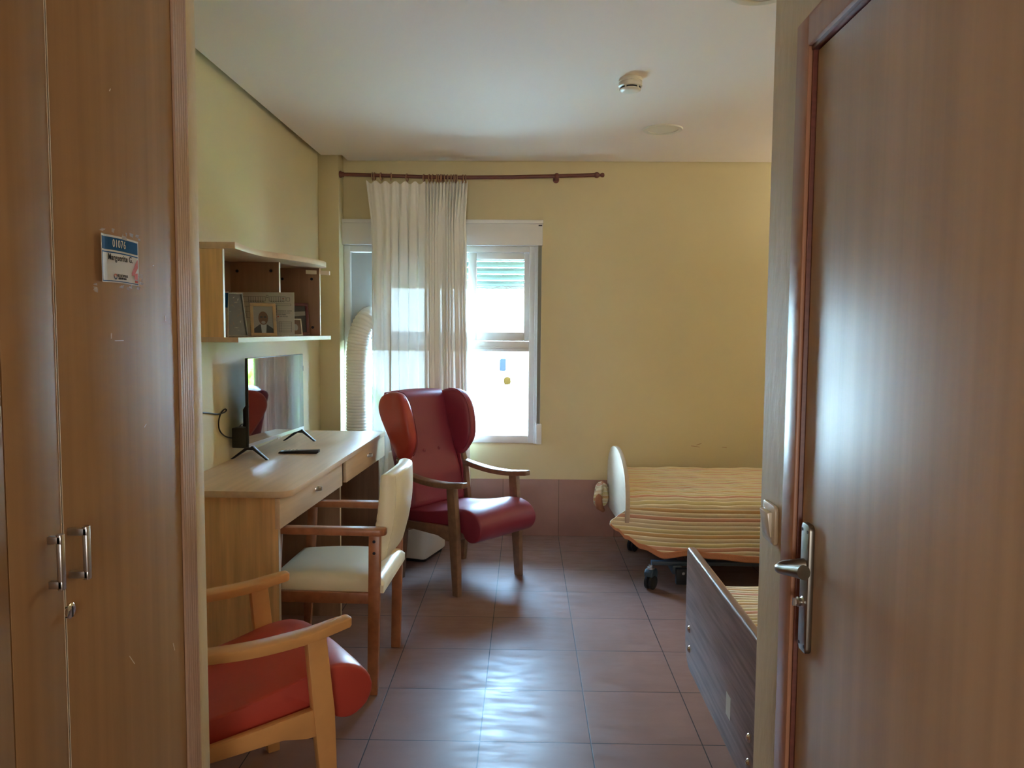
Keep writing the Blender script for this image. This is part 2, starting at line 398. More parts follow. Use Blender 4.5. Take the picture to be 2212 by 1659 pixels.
# tile skirting
b = MB(); b.box(PX, XR, YB-.012, YB, 0, .41); struct(b.build('baseboard_back', M['skirt'], bevel=.002), 'brown tile skirting under the window')
b = MB(); b.box(XL, XL+.012, YWL, PY, 0, .41); struct(b.build('baseboard_left', M['skirt'], bevel=.002), 'brown tile skirting behind the desk')
# passage: left return (niche holding the wardrobe), right partition, near wall
b = MB(); b.box(XL-.25, PXL, 1.722, YWL-.004, 0, ZT)
struct(b.build('wall_left_end', M['plaster'], bevel=.004), 'rough cream plaster end of the wardrobe niche')
b = MB(); b.box(XL-.25, XL, YN-.2, 1.722, 0, ZT); struct(b.build('wall_niche', M['plaster']))
DY0, DY1, DZ = .62, 1.442, 1.990   # bathroom door opening
b = MB(); b.box(PXR, PXR+.12, DY1+.0, YWR, 0, ZT); b.box(PXR, PXR+.12, YN, DY0, 0, ZT); b.box(PXR, PXR+.12, DY0, DY1, DZ, ZT)
b.box(PXR+.12, XR, YWR-.12, YWR, 0, ZT)
struct(b.build('wall_right_partition', M['plaster']), 'cream partition wall between bathroom door and beds')
b = MB(); b.box(PXR+.5, PXR+.52, YN, YWR-.12, 0, ZT); struct(b.build('wall_bathroom', M['wall']))
b = MB(); b.box(XL-.25, XR, YN-.2, YN, 0, ZT); struct(b.build('wall_near', M['wall']), 'wall behind the viewpoint')

# ================================================================== window
def window():
    t = empty('window_1', (0, 0, 0), 0, 'white sliding window with shutter box above and fixed pane below', 'window'); del t['category']; t['kind'] = 'structure'
    W = M['white']; fy0, fy1 = YB-.012, YB+.06
    b = MB()
    b.box(HX0, HX0+.045, fy0, fy1, HZ0, 2.06); b.box(.022, HX1, fy0, fy1, HZ0, 2.06)
    b.box(HX0+.045, .022, fy0, fy1, HZ0, .724); b.box(HX0+.045, .022, fy0, fy1, 2.018, 2.06)
    b.box(HX0+.045, .022, fy0, fy1, 1.322, 1.395)
    b.box(HX0+.045, .022, fy0-.006, fy0, 1.352, 1.358); b.box(HX0+.045, .022, fy0-.006, fy0, 1.338, 1.343)
    b.build('frame', W, t, bevel=.003)
    b = MB(); b.box(HX1-.006, .108, YB-.022, YB+.0, .668, 2.06); b.box(HX1+.012, HX1+.018, YB-.028, YB-.02, .668, 2.06)
    b.build('side_trim', W, t, bevel=.003)
    def sash(x0, x1, yy, lw, rw):
        b = MB(); z0, z1 = 1.397, 2.016
        b.box(x0, x0+lw, yy, yy+.03, z0, z1); b.box(x1-rw, x1, yy, yy+.03, z0, z1)
        b.box(x0+lw, x1-rw, yy, yy+.03, z0, z0+.062); b.box(x0+lw, x1-rw, yy, yy+.03, z1-.045, z1)
        s = b.build('sash', W, t, bevel=.003)
        p = MB(); p.box(x0+lw, x1-rw, yy+.012, yy+.018, z0+.062, z1-.045); p.build('pane', M['glass'], s)
        return s
    sash(-.402, .008+.028, YB+.004, .052, .05)
    sash(-1.065, -.36, YB+.036, .085, .05)
    p = MB(); p.box(HX0+.045, .022, YB+.02, YB+.026, .724, 1.322); p.build('pane', M['glass'], t)
    b = MB(); b.box(-.60, -.565, YB-.006, YB+.05, .724, 1.322); b.build('mullion', W, t, bevel=.003)
    # adapter board beside the opened sash
    b = MB(); b.box(HX0+.045, -1.062, YB+.03, YB+.045, 1.397, 2.016); b.build('vent_panel', M['panelgrey'], t)
    # shutter box
    b = MB(); b.box(-1.287, .113, YB-.055, YB+.0, 2.062, 2.212); b.box(-1.287, .116, YB-.062, YB+.0, 2.212, 2.238)
    b.build('shutter_box', W, t, bevel=.004)
    b = MB(); b.box(.083, .108, YB-.0575, YB-.0545, 2.195, 2.203); b.build('strap_slot', M['black'], t)
    # roller shutter partly lowered outside the glass
    z = 2.06; b = MB()
    while z > 1.80:
        b.prism([(YB+.155, z), (YB+.147, z-.006), (YB+.144, z-.022), (YB+.147, z-.038), (YB+.157, z-.043), (YB+.163, z-.022)], 'x', HX0+.02, HX1-.02)
        z -= .046
    b.box(HX0+.02, HX1-.02, YB+.145, YB+.165, z-.012, z+.002)
    b.build('roller_shutter', M['slat'], t)
    b = MB(); b.box(HX0, HX1, YB+.06, YB+.25, HZ0-.02, HZ0); b.build('window_sill', M['panelgrey'], t)
    b = MB(); b.prism([(.083, 2.20), (.107, 2.20), (.104, .80), (.082, .80)], 'y', YB-.0535, YB-.0525)
    s = b.build('shutter_strap', M['strap'], t)
    b = MB(); b.prism(rrect(.080, .118, .671, .815, .006), 'y', YB-.062, YB-.0225); b.prism(rrect(.094, .099, .69, .695, .002), 'y', YB-.0635, YB-.06)
    b.build('strap_winder', M['white'], t, bevel=.003)
window()

# ================================================================== outside the window
b = MB(); b.box(-12, 14, 5.75, 26, -.4, -.25); struct(b.build('ground_outside', M['ground']), 'sunlit paving outside the window')
o = MB().box(-9, 9, 17.5, 18, -.25, 3.2).build('garden_wall', M['facade']); tag(o, 'bleached white wall across the courtyard seen through the window', 'wall')
o = MB(); o.prism(rrect(-.475, -.365, .71, .93, .02), 'y', 14.2, 14.6)
o = o.build('letter_box', M['bluebin'], bevel=.01); p_ = MB(); p_.box(-.43, -.41, 14.35, 14.45, -.25, .71); p_.build('post', M['facade'], o)
tag(o, 'small dark blue box on a post seen through the lower window pane', 'box')
o = MB(); o.lathe([(.05, 0), (.07, .05), (.06, .12), (.02, .14)], (-.335, 14.3, .46), 'z', 12)
o = o.build('garden_lamp', M['orange'], smooth=True); p_ = MB(); p_.box(-.34, -.33, 14.295, 14.305, -.25, .46); p_.build('stake', M['facade'], o)
tag(o, 'tiny orange lamp on a thin stake seen through the lower pane', 'lamp')
def palm(name, x, y, h, nf, L, label):
    t = empty(name, (x, y, -.25), 0, label, 'plant')
    tr = MB(); tr.tube([(0,0,0), (.03,0,h*.5), (0,0,h)], [.10, .08, .07], 10); tr.build('trunk', M['bark'], t, smooth=True)
    f = MB()
    for k in range(nf):
        a = 2*PI*k/nf + random.uniform(-.15, .15); el = random.uniform(.1, 1.1); pts = []
        for i in range(9):
            q = i/8; r = L*q*math.cos(el*(1-q*.4)); zz = h + L*q*math.sin(el) - L*.8*q*q
            pts.append(Vector((r*math.cos(a), r*math.sin(a), zz)))
        side = Vector((-math.sin(a), math.cos(a), 0))
        for i in range(1, 9):
            p = pts[i]; d = (pts[i]-pts[i-1])
            for sgn in (-1, 1):
                for hh in (0, .5):
                    c = p - d*hh; e = c + side*sgn*L*.28*math.sin(PI*min(.95, (i-hh)/9+.1)) + d*.6 - Vector((0, 0, .08))
                    f.add([c-d*.16, c+d*.16, e], [(0, 1, 2)])
    f.build('fronds', M['leaf'], t); return t
palm('palm', -2.2, 8.3, 1.1, 16, 1.1, 'green palm outside behind the hose, left of the curtain')

b = MB(); rr_ = random.Random(11)
for k in range(900):
    x, y, z = rr_.uniform(.75, 3.1), rr_.uniform(8.95, 9.35), rr_.uniform(-.2, 1.35)
    a, e, l = rr_.uniform(0, 2*PI), rr_.uniform(-.6, .9), rr_.uniform(.10, .17)
    d = Vector((math.cos(a)*math.cos(e), math.sin(a)*math.cos(e), math.sin(e))); sd2 = d.cross(Vector((0, 0, 1))).normalized()*l*.28; c = Vector((x, y, z))
    b.add([c-d*l, c+sd2, c+d*l, c-sd2], [(0, 1, 2, 3)])
b.box(.85, 3.0, 9.08, 9.22, -.25, 1.25)
tag(b.build('hedge', M['leaf']), 'leafy green hedge outside to the right, seen in the television reflection', 'hedge')

# ================================================================== curtain rod and curtain
def rod():
    t = empty('curtain_rod', (-1.27, YB-.135, 2.52), 0, 'dark mahogany curtain rod with ball finials above the window', 'curtain rod')
    o = Vector((-1.27, YB-.135, 2.52))
    def L(x, z, y=0): return (x-o.x, y, z-o.z)
    b = MB(); b.tube([L(-1.262, 2.527), L(-1.0, 2.521), L(-.7, 2.512), L(-.44, 2.509)], .0125, 14); b.tube([L(-.46, 2.509), L(-.1, 2.513), L(.2, 2.521), L(.46, 2.529)], .0135, 14)
    b.build('pole', M['mahog'], t, smooth=True)
    b = MB(); b.lathe([(.012, 0), (.022, .002), (.024, .012), (.018, .02), (.018, .03), (.014, .034)], L(-1.283, 2.527), 'x', 18); b.build('end_bracket', M['mahog'], t, smooth=True)
    def ball(r, n=10): return [(max(.0005, r*math.sin(PI*i/n)), -r*math.cos(PI*i/n)) for i in range(n+1)]
    b = MB(); b.lathe(ball(.021), L(.202, 2.521), 'x', 18); b.bar(L(.202, 2.52, .02), L(.202, 2.52, .132), .014, .014); b.lathe([(.001, .0), (.022, .0), (.022, .012), (.001, .012)], L(.202, 2.52, .123), 'y', 16)
    b.build('support_bracket', M['mahog'], t, smooth=True)
    b = MB(); b.lathe([(.001, -.022), (.014, -.018), (.021, -.006), (.020, .006), (.011, .016), (.009, .022), (.013, .028), (.015, .038), (.012, .048), (.001, .052)], L(.475, 2.529), 'x', 18)
    b.build('finial', M['mahog'], t, smooth=True)
    return t
rod()

def curtain():
    Y0 = YB-.135
    x0t, x1t = -1.10, -.402
    t = empty('sheer_curtain', (-.75, Y0, 2.47), 0, 'off-white sheer curtain hanging half across the window', 'curtain')
    ox = -.75
    # folds: x position and y offset along arc, denser in the right 45 %
    anch = [-1.045, -1.033, -.995, -.935, -.835, -.732, -.70, -.68, -.655, -.643, -.632, -.620, -.60, -.578, -.562, -.552, -.545, -.505, -.492, ]
    rings_x = [-1.05, -1.037, -.998, -.937, -.84, -.738, -.704, -.684, -.66, -.650, -.638, -.628, -.616, -.596, -.574, -.558, -.548, -.54, -.503, -.487]
    # map ring pixel order onto the real x of this curtain
    k0 = (-.42-(-1.055))/(-.487-(-1.05))
    rings_x = [-1.055+(x+1.05)*k0 for x in rings_x]
    NU, NV = 520, 46
    zt, zb = 2.478, .10
    def phase(u):      # cumulative number of folds
        if u < .58: return u/.58*6.0
        return 6.0+(u-.58)/.42*13.0
    rnd = [random.uniform(.75, 1.25) for _ in range(40)]
    rx = [random.uniform(-1, 1) for _ in range(40)]
    def fn(u, v):
        x = x0t+(x1t-x0t)*u
        ph = phase(u); k = int(ph); fr = ph-k
        amp = (.016 if u < .58 else .030)*(rnd[k]*(1-fr)+rnd[k+1]*fr)
        head = max(0, 1-v*18)
        open_ = min(1, v*6)
        a = math.sin(2*PI*ph)+.35*math.sin(4*PI*ph+1.3*v*3+k)
        y = amp*a*(.45+.55*open_) + .012*math.sin(5*u+3*v)*open_
        # sideways wander and overlapping of folds further down
        x += (.010 if u < .58 else .013)*math.cos(2*PI*ph)*open_ + .01*rx[k]*math.sin(2.5*v)*open_*math.sin(PI*fr)
        # edges draw in below the heading and spread again
        x += (.028*(min(1, v*9)) - .012*v)*(1-u)*1.0 if u < .2 else 0
        x += -.028*u**6*(min(1, v*9))*(1-v*.9)+.02*v*u
        z = zt+(zb-zt)*v
        if v < .06: z += .010*math.cos(2*PI*ph)*(1-v/.06) - .006*math.sin(PI*u)*(1-v/.06)
        if v == 0: pass
        return (x-ox, y, z-2.47)
    body = MB(); body.grid(NU, NV, lambda u, v: fn(u, .034+v*.966), lambda u, v: (u, v)); body.build('drape', M['curtain'], t, smooth=True)
    hd = MB(); hd.grid(NU, 3, lambda u, v: fn(u, v*.034), lambda u, v: (u, v)); hd.build('heading', M['curtain_head'], t, smooth=True)
    hem = MB()
    for i, x in enumerate(rings_x):
        b = MB(); zz = 2.527 + (x+1.28)*(-.021) if x > -1.3 else 2.527
        zz = lerp_tab([(-1.26, 2.527), (-1.0, 2.521), (-.7, 2.512), (-.44, 2.509)], x) - .004
        pts = []
        tw = random.uniform(-.25, .25)
        for k in range(16):
            a = 2*PI*k/16; pts.append((x-ox+.024*math.cos(a)*math.sin(tw), .024*math.cos(a), zz-2.474+.024*math.sin(a)))
        b.tube(pts, .0042, 8, closed=True)
        b.tube([(x-ox, 0, zz-2.474-.024), (x-ox, .0, zz-2.47-.036)], .002, 6)
        b.build('ring', M['ring'], t, smooth=True)
curtain()

# ================================================================== ceiling fittings
def smoke(x, y):
    t = empty('smoke_detector', (x, y, ZC), 0, 'round cream smoke detector on the ceiling', 'smoke detector')
    b = MB(); b.lathe([(.001, 0), (.052, 0), (.054, -.006), (.054, -.014), (.050, -.016), (.055, -.020), (.055, -.036), (.050, -.040), (.030, -.040), (.001, -.040)], (0, 0, 0), 'z', 40); b.build('base', M['cream_plastic'], t, smooth=True)
    b = MB(); b.lathe([(.001, -.0385), (.047, -.0385), (.047, -.048), (.001, -.048)], (0, 0, 0), 'z', 40); b.build('vent_ring', M['black'], t)
    b = MB(); b.lathe([(.001, -.0475), (.047, -.0475), (.048, -.050), (.044, -.056), (.030, -.060), (.001, -.061)], (0, 0, 0), 'z', 40)
    for k in range(5):
        a = 2*PI*k/5+.35; b.bar((.0485*math.cos(a), .0485*math.sin(a), -.036), (.0485*math.cos(a), .0485*math.sin(a), -.052), .007, .004, (math.cos(a), math.sin(a), 0))
    b.build('cover', M['cream_plastic'], t, smooth=True)
smoke(.477, 3.683)
def downlight(x, y, label):
    t = empty('ceiling_light', (x, y, ZC), 0, label, 'ceiling light', 'round recessed ceiling lights')
    b = MB(); pr = [(.088, .0), (.0885, -.004), (.112, -.007), (.114, -.003), (.114, 0)]
    n = 48; vs = []; 
    for r, h in pr:
        for k in range(n): vs.append((r*math.cos(2*PI*k/n), r*math.sin(2*PI*k/n), h))
    fs = [(i*n+k, i*n+(k+1) % n, (i+1)*n+(k+1) % n, (i+1)*n+k) for i in range(len(pr)-1) for k in range(n)]
    b.add(vs, fs); b.build('trim_ring', M['cream_plastic'], t, smooth=True)
    b = MB(); b.lathe([(.001, -.0012), (.087, -.0012), (.087, 0), (.001, 0)], (0, 0, 0), 'z', n); b.build('diffuser', M['cream_plastic'], t)
downlight(.786, 4.583, 'round recessed ceiling light, unlit, beyond the smoke detector')
downlight(.801, 2.745, 'round recessed ceiling light just cut by the top edge of the picture')

def added_lamp(y, label):  # unseen housings added to carry the fill up-lights
    t = empty('added_bed_lamp', (XR, y, 1.80), 0, label, 'lamp', 'added fill lamps over the bed heads')
    MB().prism([(-.17, .0), (-.15, -.03), (0, -.04), (0, .06), (-.02, .06), (-.02, .02), (-.15, .02), (-.15, .06), (-.17, .06)], 'y', -.45, .45).build('housing', M['white'], t)
added_lamp(4.70, 'added long white wall lamp out of view, housing a fill light over the far bed')
added_lamp(2.30, 'added long white wall lamp out of view, housing a fill light over the near bed')

# ================================================================== wardrobe (left of passage)
def wardrobe():
    t = empty('wardrobe', (-1.05, .7, 0), 0, 'tall beech laminate wardrobe beside the passage with steel handles', 'wardrobe')
    o = Vector((-1.05, .7, 0))
    def bx(b, x0, x1, y0, y1, z0, z1): b.box(x0-o.x, x1-o.x, y0-o.y, y1-o.y, z0, z1)
    b = MB(); bx(b, -1.42, -.775, -.5, -.48, 0, 2.6); bx(b, -1.42, -.775, 1.70, 1.718, 0, 2.6); bx(b, -1.42, -.775, -.48, 1.70, 2.58, 2.6); bx(b, -1.42, -.775, -.48, 1.70, .0, .06); bx(b, -1.425, -1.415, -.5, 1.718, 0, 2.6); b.build('carcass', M['wardrobe'], t)
    def door(y0, y1, hy, prot, hb, lock=False):
        b = MB(); bx(b, -.774, -.752, y0, y1, .065, 2.62); d = b.build('door', M['wardrobe'], t, bevel=.0015)
        if prot:
            h = MB()
            for z in (1.068, 1.140): h.bar((-.752-o.x, hy-o.y, z), (-.752+prot-o.x, hy-o.y, z), .010, .012, (0, 0, 1))
            h.prism(rrect(-.752+prot-.009-o.x, -.752+prot+.001-o.x, hy-.005-o.y, hy+.007-o.y, .003, 3), 'z', 1.060, 1.149)
            h.build('handle', M['metal'], d, bevel=.001)
            e = MB(); bx(e, -.775, -.7515, (y1-.0012) if hb else y0, y1 if hb else y0+.0012, .066, 2.619); e.build('edge_band', M['edge'], d)
        return d
    door(-.48, .55, 0, 0, 0); door(.553, 1.09, 0, 0, 0)
    door(1.093, 1.222, 1.187, .022, True)
    d = door(1.2255, 1.655, 1.240, .033, False)
    b = MB(); b.lathe([(.001, 0), (.013, 0), (.013, .004), (.009, .006), (.001, .006)], (-.752-o.x, 1.234-o.y, 1.008), 'x', 20); b.build('lock', M['chrome'], d, smooth=True)
    b = MB(); b.box(-.752+.006-o.x, -.752+.0068-o.x, 1.2325-o.y, 1.2355-o.y, .998, 1.016); b.build('keyhole', M['black'], d)
    # fluted filler strip next to the plaster
    b = MB(); n = 6; y0, y1 = 1.657, 1.7215
    pr = [(-.775, y0)]
    for i in range(n):
        q = y0+(y1-y0)*i/n; h = (y1-y0)/n; pr += [(-.7475, q+h*.10), (-.7475, q+h*.86), (-.7485, q+h*.90), (-.7485, q+h*.97)]
    pr += [(-.775, y1)]
    b.prism([(x-o.x, y-o.y) for x, y in pr], 'z', 0, 2.62); b.build('filler_strip', M['strip'], t)
    # scratches and old tape dabs on the right door
    for (y, z, l, a) in ((1.40, 1.452, .03, 0), (1.388, 1.456, .010, 1.5), (1.60, 1.49, .012, 1.4), (1.406, 1.90, .006, 1), (1.50, 1.28, .01, .6), (1.42, .85, .03, -.9), (1.60, .80, .02, -1.2), (1.55, 1.60, .006, .3)):
        MB().bar((-.7515-o.x, y-o.y, z), (-.7515-o.x, y+l*math.cos(a)-o.y, z+l*math.sin(a)), .0012, .0012, (1, 0, 0)).build('scratch', M['edge'], d)
wardrobe()

def name_card():
    y0, y1, z0, z1 = 1.346, 1.490, 1.556, 1.641; X = -.7505
    t = empty('name_card', (X, (y0+y1)/2, z0), 0, 'laminated name card with blue header taped to the wardrobe door', 'name card')
    cy = (y0+y1)/2
    def sx(v): # card bows away from the door at its left edge
        return .001+.008*max(0, (.2-v)/.2)**1.5
    def pt(u, v, lift=0): return (sx(u)+lift, y0+(y1-y0)*u-cy, (z1-z0)*v + .002*math.sin(PI*u))
    W = (y1-y0); H = (z1-z0)
    def panel(name, u0, u1, v0, v1, lift, m, n=14):
        b = MB(); b.grid(n, 2, lambda a, c: pt(u0+(u1-u0)*a, v0+(v1-v0)*c, lift)); return b.build(name, m, t, solid=.0004)
    panel('card', 0, 1, 0, 1, 0, M['paper']); panel('header', .03, .97, .69, .955, .0007, M['blue']); panel('line', .03, .97, .625, .65, .0007, M['blue'])
    panel('border', .03, .045, .03, .63, .0007, M['blue'], 1); panel('border', .03, .97, .025, .04, .0007, M['blue'])
    R = Matrix.Rotation(PI/2, 4, 'Z') @ Matrix.Rotation(PI/2, 4, 'X')
    def T(u, v): 
        p = pt(u, v, .0015); return Matrix.Translation(Vector(p)) @ R
    text_mesh('number', '01076', .020, M['paper'], T(.50, .825), t, .0001, xs=.85)
    text_mesh('lettering', 'Marguerite G.', .0160, M['ink'], T(.53, .53), t, .0001, xs=.85)
    text_mesh('logo_text', 'HELIOMAR', .0075, M['ink'], T(.56, .155), t)
    text_mesh('logo_text', 'SERVICIOS', .0045, M['ink'], T(.56, .095), t, .0002, xs=1.2)
    b = MB()
    p = pt(.40, .13, .0012); n = 16
    for k in range(n):
        a = 2*PI*k/n; a2 = 2*PI*(k+.8)/n; q = lambda r, an: (p[0], p[1]+r*math.cos(an), p[2]+r*math.sin(an))
        b.mi = 0 if k < 8 else 1
        b.add([q(.003, a), q(.0055, a), q(.0055, a2), q(.003, a2)], [(0, 1, 2, 3)])
    b.build('emblem', [M['redink'], M['blue']], t)
    b = MB()
    def poly(P): b.add([pt(u, v, .0012) for u, v in P], [tuple(range(len(P)))])
    poly([(.95, .58), (.965, .58), (.965, .40), (.87, .22), (.80, .20), (.80, .26)]); poly([(.87, .26), (.955, .28), (.955, .13), (.87, .13)]); poly([(.88, .11), (.955, .11), (.955, .06), (.88, .06)])
    b.build('number_mark', M['redink'], t)
    r = random.Random(3)
    for u0, u1, v0, v1, n in ((.45, 1.02, 1.0, 1.12, 9), (.0, .4, 1.05, 1.12, 3), (.3, 1.0, -.08, -.01, 9), (1.0, 1.06, .0, .25, 6), (-.12, -.05, -.18, -.05, 4)):
        for k in range(n):
            b = MB()
            u = r.uniform(u0, u1); v = r.uniform(v0, v1); a = r.uniform(.01, .05); c = r.uniform(.015, .05)
            b.add([pt2 for pt2 in [(.0018+r.uniform(0, .003), y0+W*(u+du*a)-cy, H*(v+dv*c)) for du, dv in ((-1, -.6), (1, -1), (1.2, .8), (-.5, 1))]], [(0, 1, 2, 3)]); b.build('tape_scrap', M['tape'], t)
name_card()

# ================================================================== bathroom door on the right
def bath_door():
    t = empty('door_1', (PXR, 1.0, 0), 0, 'brown laminate bathroom door with bronze lever handle', 'door'); del t['category']; t['kind'] = 'structure'
    o = Vector((PXR, 1.0, 0))
    def bx(b, x0, x1, y0, y1, z0, z1): b.box(x0-o.x, x1-o.x, y0-o.y, y1-o.y, z0, z1); return b
    bx(MB(), .521, .556, DY0+.012, 1.4335, .006, 1.983).build('leaf', M['door'], t, bevel=.003)
    cs = MB(); bx(cs, .507, .52, 1.4425, 1.508, 0, 2.052); bx(cs, .507, .52, DY0-.085, DY0-.012, 0, 2.052); cs.build('casing', M['casing'], t, bevel=.004)
    cs = MB(); bx(cs, .504, .52, DY0-.012, 1.442, 1.992, 2.050); cs.build('casing_head', M['casing'], t, bevel=.005)
    cs = MB(); bx(cs, .514, .64, 1.4365, 1.442, 0, DZ); bx(cs, .512, .64, DY0, DY0+.011, 0, DZ); bx(cs, .512, .64, DY0, DY1, DZ-.005, DZ+.006); cs.build('jamb', M['mahog'], t, bevel=.002)
    # lever set
    p = MB(); p.prism([(y-o.y, z) for y, z in rrect(1.366, 1.408, .893, 1.131, .012)], 'x', .5105-o.x, .522-o.x)
    pl = p.build('handle_plate', M['dkmetal'], t, bevel=.003)
    for (y, z) in ((1.375, 1.118), (1.399, 1.118), (1.375, .906), (1.399, .906)):
        MB().lathe([(.001, 0), (.003, 0), (.003, .001), (.001, .001)], (.5098-o.x, y-o.y, z), 'x', 10).build('screw', M['black'], pl)
    b = MB(); q = spline([(.514, 1.387, 1.054), (.494, 1.388, 1.054), (.472, 1.384, 1.053), (.461, 1.372, 1.052), (.465, 1.350, 1.056), (.471, 1.325, 1.062), (.478, 1.298, 1.068)], 5)
    n_ = len(q); b.tube([(x-o.x, y-o.y, z) for x, y, z in q], [.013-.0045*math.sin(PI*i/(n_-1)) for i in range(n_)], 12)
    b.build('lever', M['dkmetal'], pl, smooth=True)
    b = MB(); b.lathe([(.001, -.013), (.006, -.013), (.009, -.009), (.007, -.003), (.011, 0), (.001, 0)], (.5110-o.x, 1.389-o.y, .985), 'x', 16); b.bar((.497-o.x, 1.389-o.y, .978), (.497-o.x, 1.389-o.y, .992), .004, .008, (1, 0, 0))
    b.build('thumb_turn', M['metal'], pl, smooth=True)
bath_door()

def light_switch():
    t = empty('light_switch', (PXR, 1.600, 1.08), 0, 'white plastic light switch on the cream wall beside the bathroom door', 'light switch')
    b = MB(); b.prism(rrect(-.041, .041, -.041, .041, .012), 'x', -.009, 0); b.build('plate', M['switch'], t, bevel=.003)
    b = MB(); b.prism([(-.009, -.026), (-.012, -.028), (-.020, .024), (-.013, .026), (-.009, .026)], 'y', -.026, .026)
    b.build('rocker', M['switch'], t, bevel=.002)
light_switch()

# ================================================================== desk
ZD = .84
def desk():
    t = empty('desk', (-1.15, 3.85, 0), 0, 'long beech laminate desk with two drawers against the left wall', 'desk')
    o = (-1.15, 3.85)
    L = lambda x, y: (x-o[0], y-o[1])
    fx = lambda y: -.958+(y-2.97)*.048         # drawer front plane
    top = [(-1.424, 2.955), (-.975, 2.955)]
    for i in range(1, 7):
        a = -PI/2+PI/2*i/6*.93; top.append((-.975+.062*math.cos(a), 3.017+.062*math.sin(a)))
    top += [(-.869, 4.755), (-1.424, 4.775)]
    b = MB(); b.prism([L(*p) for p in top], 'z', ZD-.026, ZD); b.build('desk_top', M['beech_y'], t, bevel=.0025)
    def panel(name, y0, y1, x0, x1, z0, z1, m):
        b = MB(); b.prism([L(x0, y0), L(x1, y0), L(x1, y1), L(x0, y1)], 'z', z0, z1); p = b.build(name, m, t)
        e = MB(); e.prism([L(x1, y0), L(x1+.0015, y0), L(x1+.0015, y1), L(x1, y1)], 'z', z0, z1); e.build('edge_band', M['edge'], p); return p
    panel('side_panel', 2.985, 3.007, -1.415, -.972, .0, ZD-.027, M['desk_side'])
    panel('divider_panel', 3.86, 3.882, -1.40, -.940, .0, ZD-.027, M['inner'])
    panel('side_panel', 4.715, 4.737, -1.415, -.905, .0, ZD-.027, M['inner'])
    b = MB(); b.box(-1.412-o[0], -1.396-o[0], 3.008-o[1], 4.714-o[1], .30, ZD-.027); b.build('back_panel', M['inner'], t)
    for (y0, y1) in ((2.965, 3.825), (3.90, 4.748)):
        b = MB(); b.prism([L(fx(y0)-.019, y0), L(fx(y0), y0), L(fx(y1), y1), L(fx(y1)-.019, y1)], 'z', .688, .811)
        d = b.build('drawer', M['beech_y'], t, bevel=.0012)
        b = MB(); b.prism([L(-1.37, y0+.05), L(fx(y0)-.022, y0+.05), L(fx(y1)-.022, y1-.05), L(-1.37, y1-.05)], 'z', .70, .80); b.build('drawer_box', M['inner'], d)
        yc = (y0+y1)/2+.02; h = MB(); pts = []
        for k in range(9):
            a = PI*k/8; pts.append((fx(yc)-.001+.026*math.sin(a)**.6-o[0], yc-.022+.044*k/8-o[1], .757))
        vs = []
        for i in range(len(pts)-1): h.bar(pts[i], pts[i+1], .004, .016, (0, 0, 1))
        h.build('handle', M['metal'], d, bevel=.001)
desk()

# ================================================================== television and remote
def tv():
    a = Vector((-1.327, 3.655, 0)); c = Vector((-1.263, 4.355, 0)); d = c-a; Ln = d.length
    ang = math.atan2(d.y, d.x)-PI/2     # local +y runs along the screen, local +x is the viewing side
    t = empty('television', (a.x, a.y, ZD), ang, 'flat black television on the desk reflecting the window', 'television')
    b = MB(); b.box(-.014, 0, 0, Ln, .062, .492); b.build('casing', M['black'], t, bevel=.002)
    b = MB(); b.prism([(-.012, .07), (-.050, .075), (-.058, .10), (-.058, .24), (-.035, .27), (-.012, .28)], 'y', .06, Ln-.06); b.build('rear_housing', M['black'], t, bevel=.008)
    b = MB(); b.box(-.001, .0015, .004, Ln-.004, .080, .489); b.build('screen', M['screen'], t)
    b = MB(); b.box(-.001, .0022, .002, Ln-.002, .0625, .0795); b.build('lower_bezel', M['metal'], t)
    b = MB(); b.box(.002, .004, Ln/2-.02, Ln/2+.02, .056, .066); b.build('emblem', M['chrome'], t)
    b = MB(); b.box(-.001, .0018, Ln-.004, Ln, .395, .425); b.build('sticker', M['blackcap'], t)
    for y in (.02, Ln-.05):
        b = MB()
        b.prism([(-.105, 0), (-.028, .058), (-.02, .066), (.010, .066), (.016, .058), (.085, 0), (.075, 0), (.010, .047), (-.020, .047), (-.093, 0)], 'y', y, y+.022)
        b.build('leg', M['black'], t, bevel=.001)
    b = MB(); b.box(-.085, -.012, .0, .09, .058, .155); b.build('power_brick', M['black'], t, bevel=.004)
tv()
b = MB(); P = [(0, 0), (.2, 0), (.2, .045), (0, .042)]
t = empty('remote_control', (-1.255, 3.86, ZD), math.radians(2), 'black remote control lying on the desk in front of the television', 'remote control')
b = MB(); b.prism([(0, .002), (.01, 0), (.195, 0), (.205, .004), (.205, .018), (.01, .012)], 'y', 0, .046); b.build('body', M['black'], t, bevel=.003)
for i in range(4):
    for j in range(3):
        b = MB(); x = .03+i*.018; y = .009+j*.012; zz = .012+(x-.01)*.031; b.box(x, x+.008, y, y+.007, zz-.001, zz+.0018); b.build('button', M['grey'], t)

# cable on the wall
b = MB(); X = XL+.010
pts = [(X, 3.30, 1.11), (X, 3.42, 1.094), (X, 3.52, 1.078), (X, 3.60, 1.078), (X+.004, 3.615, 1.088), (X, 3.60, 1.092), (X, 3.555, 1.075), (X, 3.53, 1.04), (X, 3.54, 1.0), (X, 3.60, .965), (X+.004, 3.68, .945), (X+.01, 3.75, .945), (X+.015, 3.80, .97), (X+.02, 3.78, 1.0), (X+.025, 3.72, .99), (X+.03, 3.71, .95), (-1.376, 3.705, .93)]
b.tube(spline(pts, 5), .0035, 8)
tag(b.build('power_cable', M['black'], smooth=True), 'thin black cable looping on the wall behind the television', 'cable')

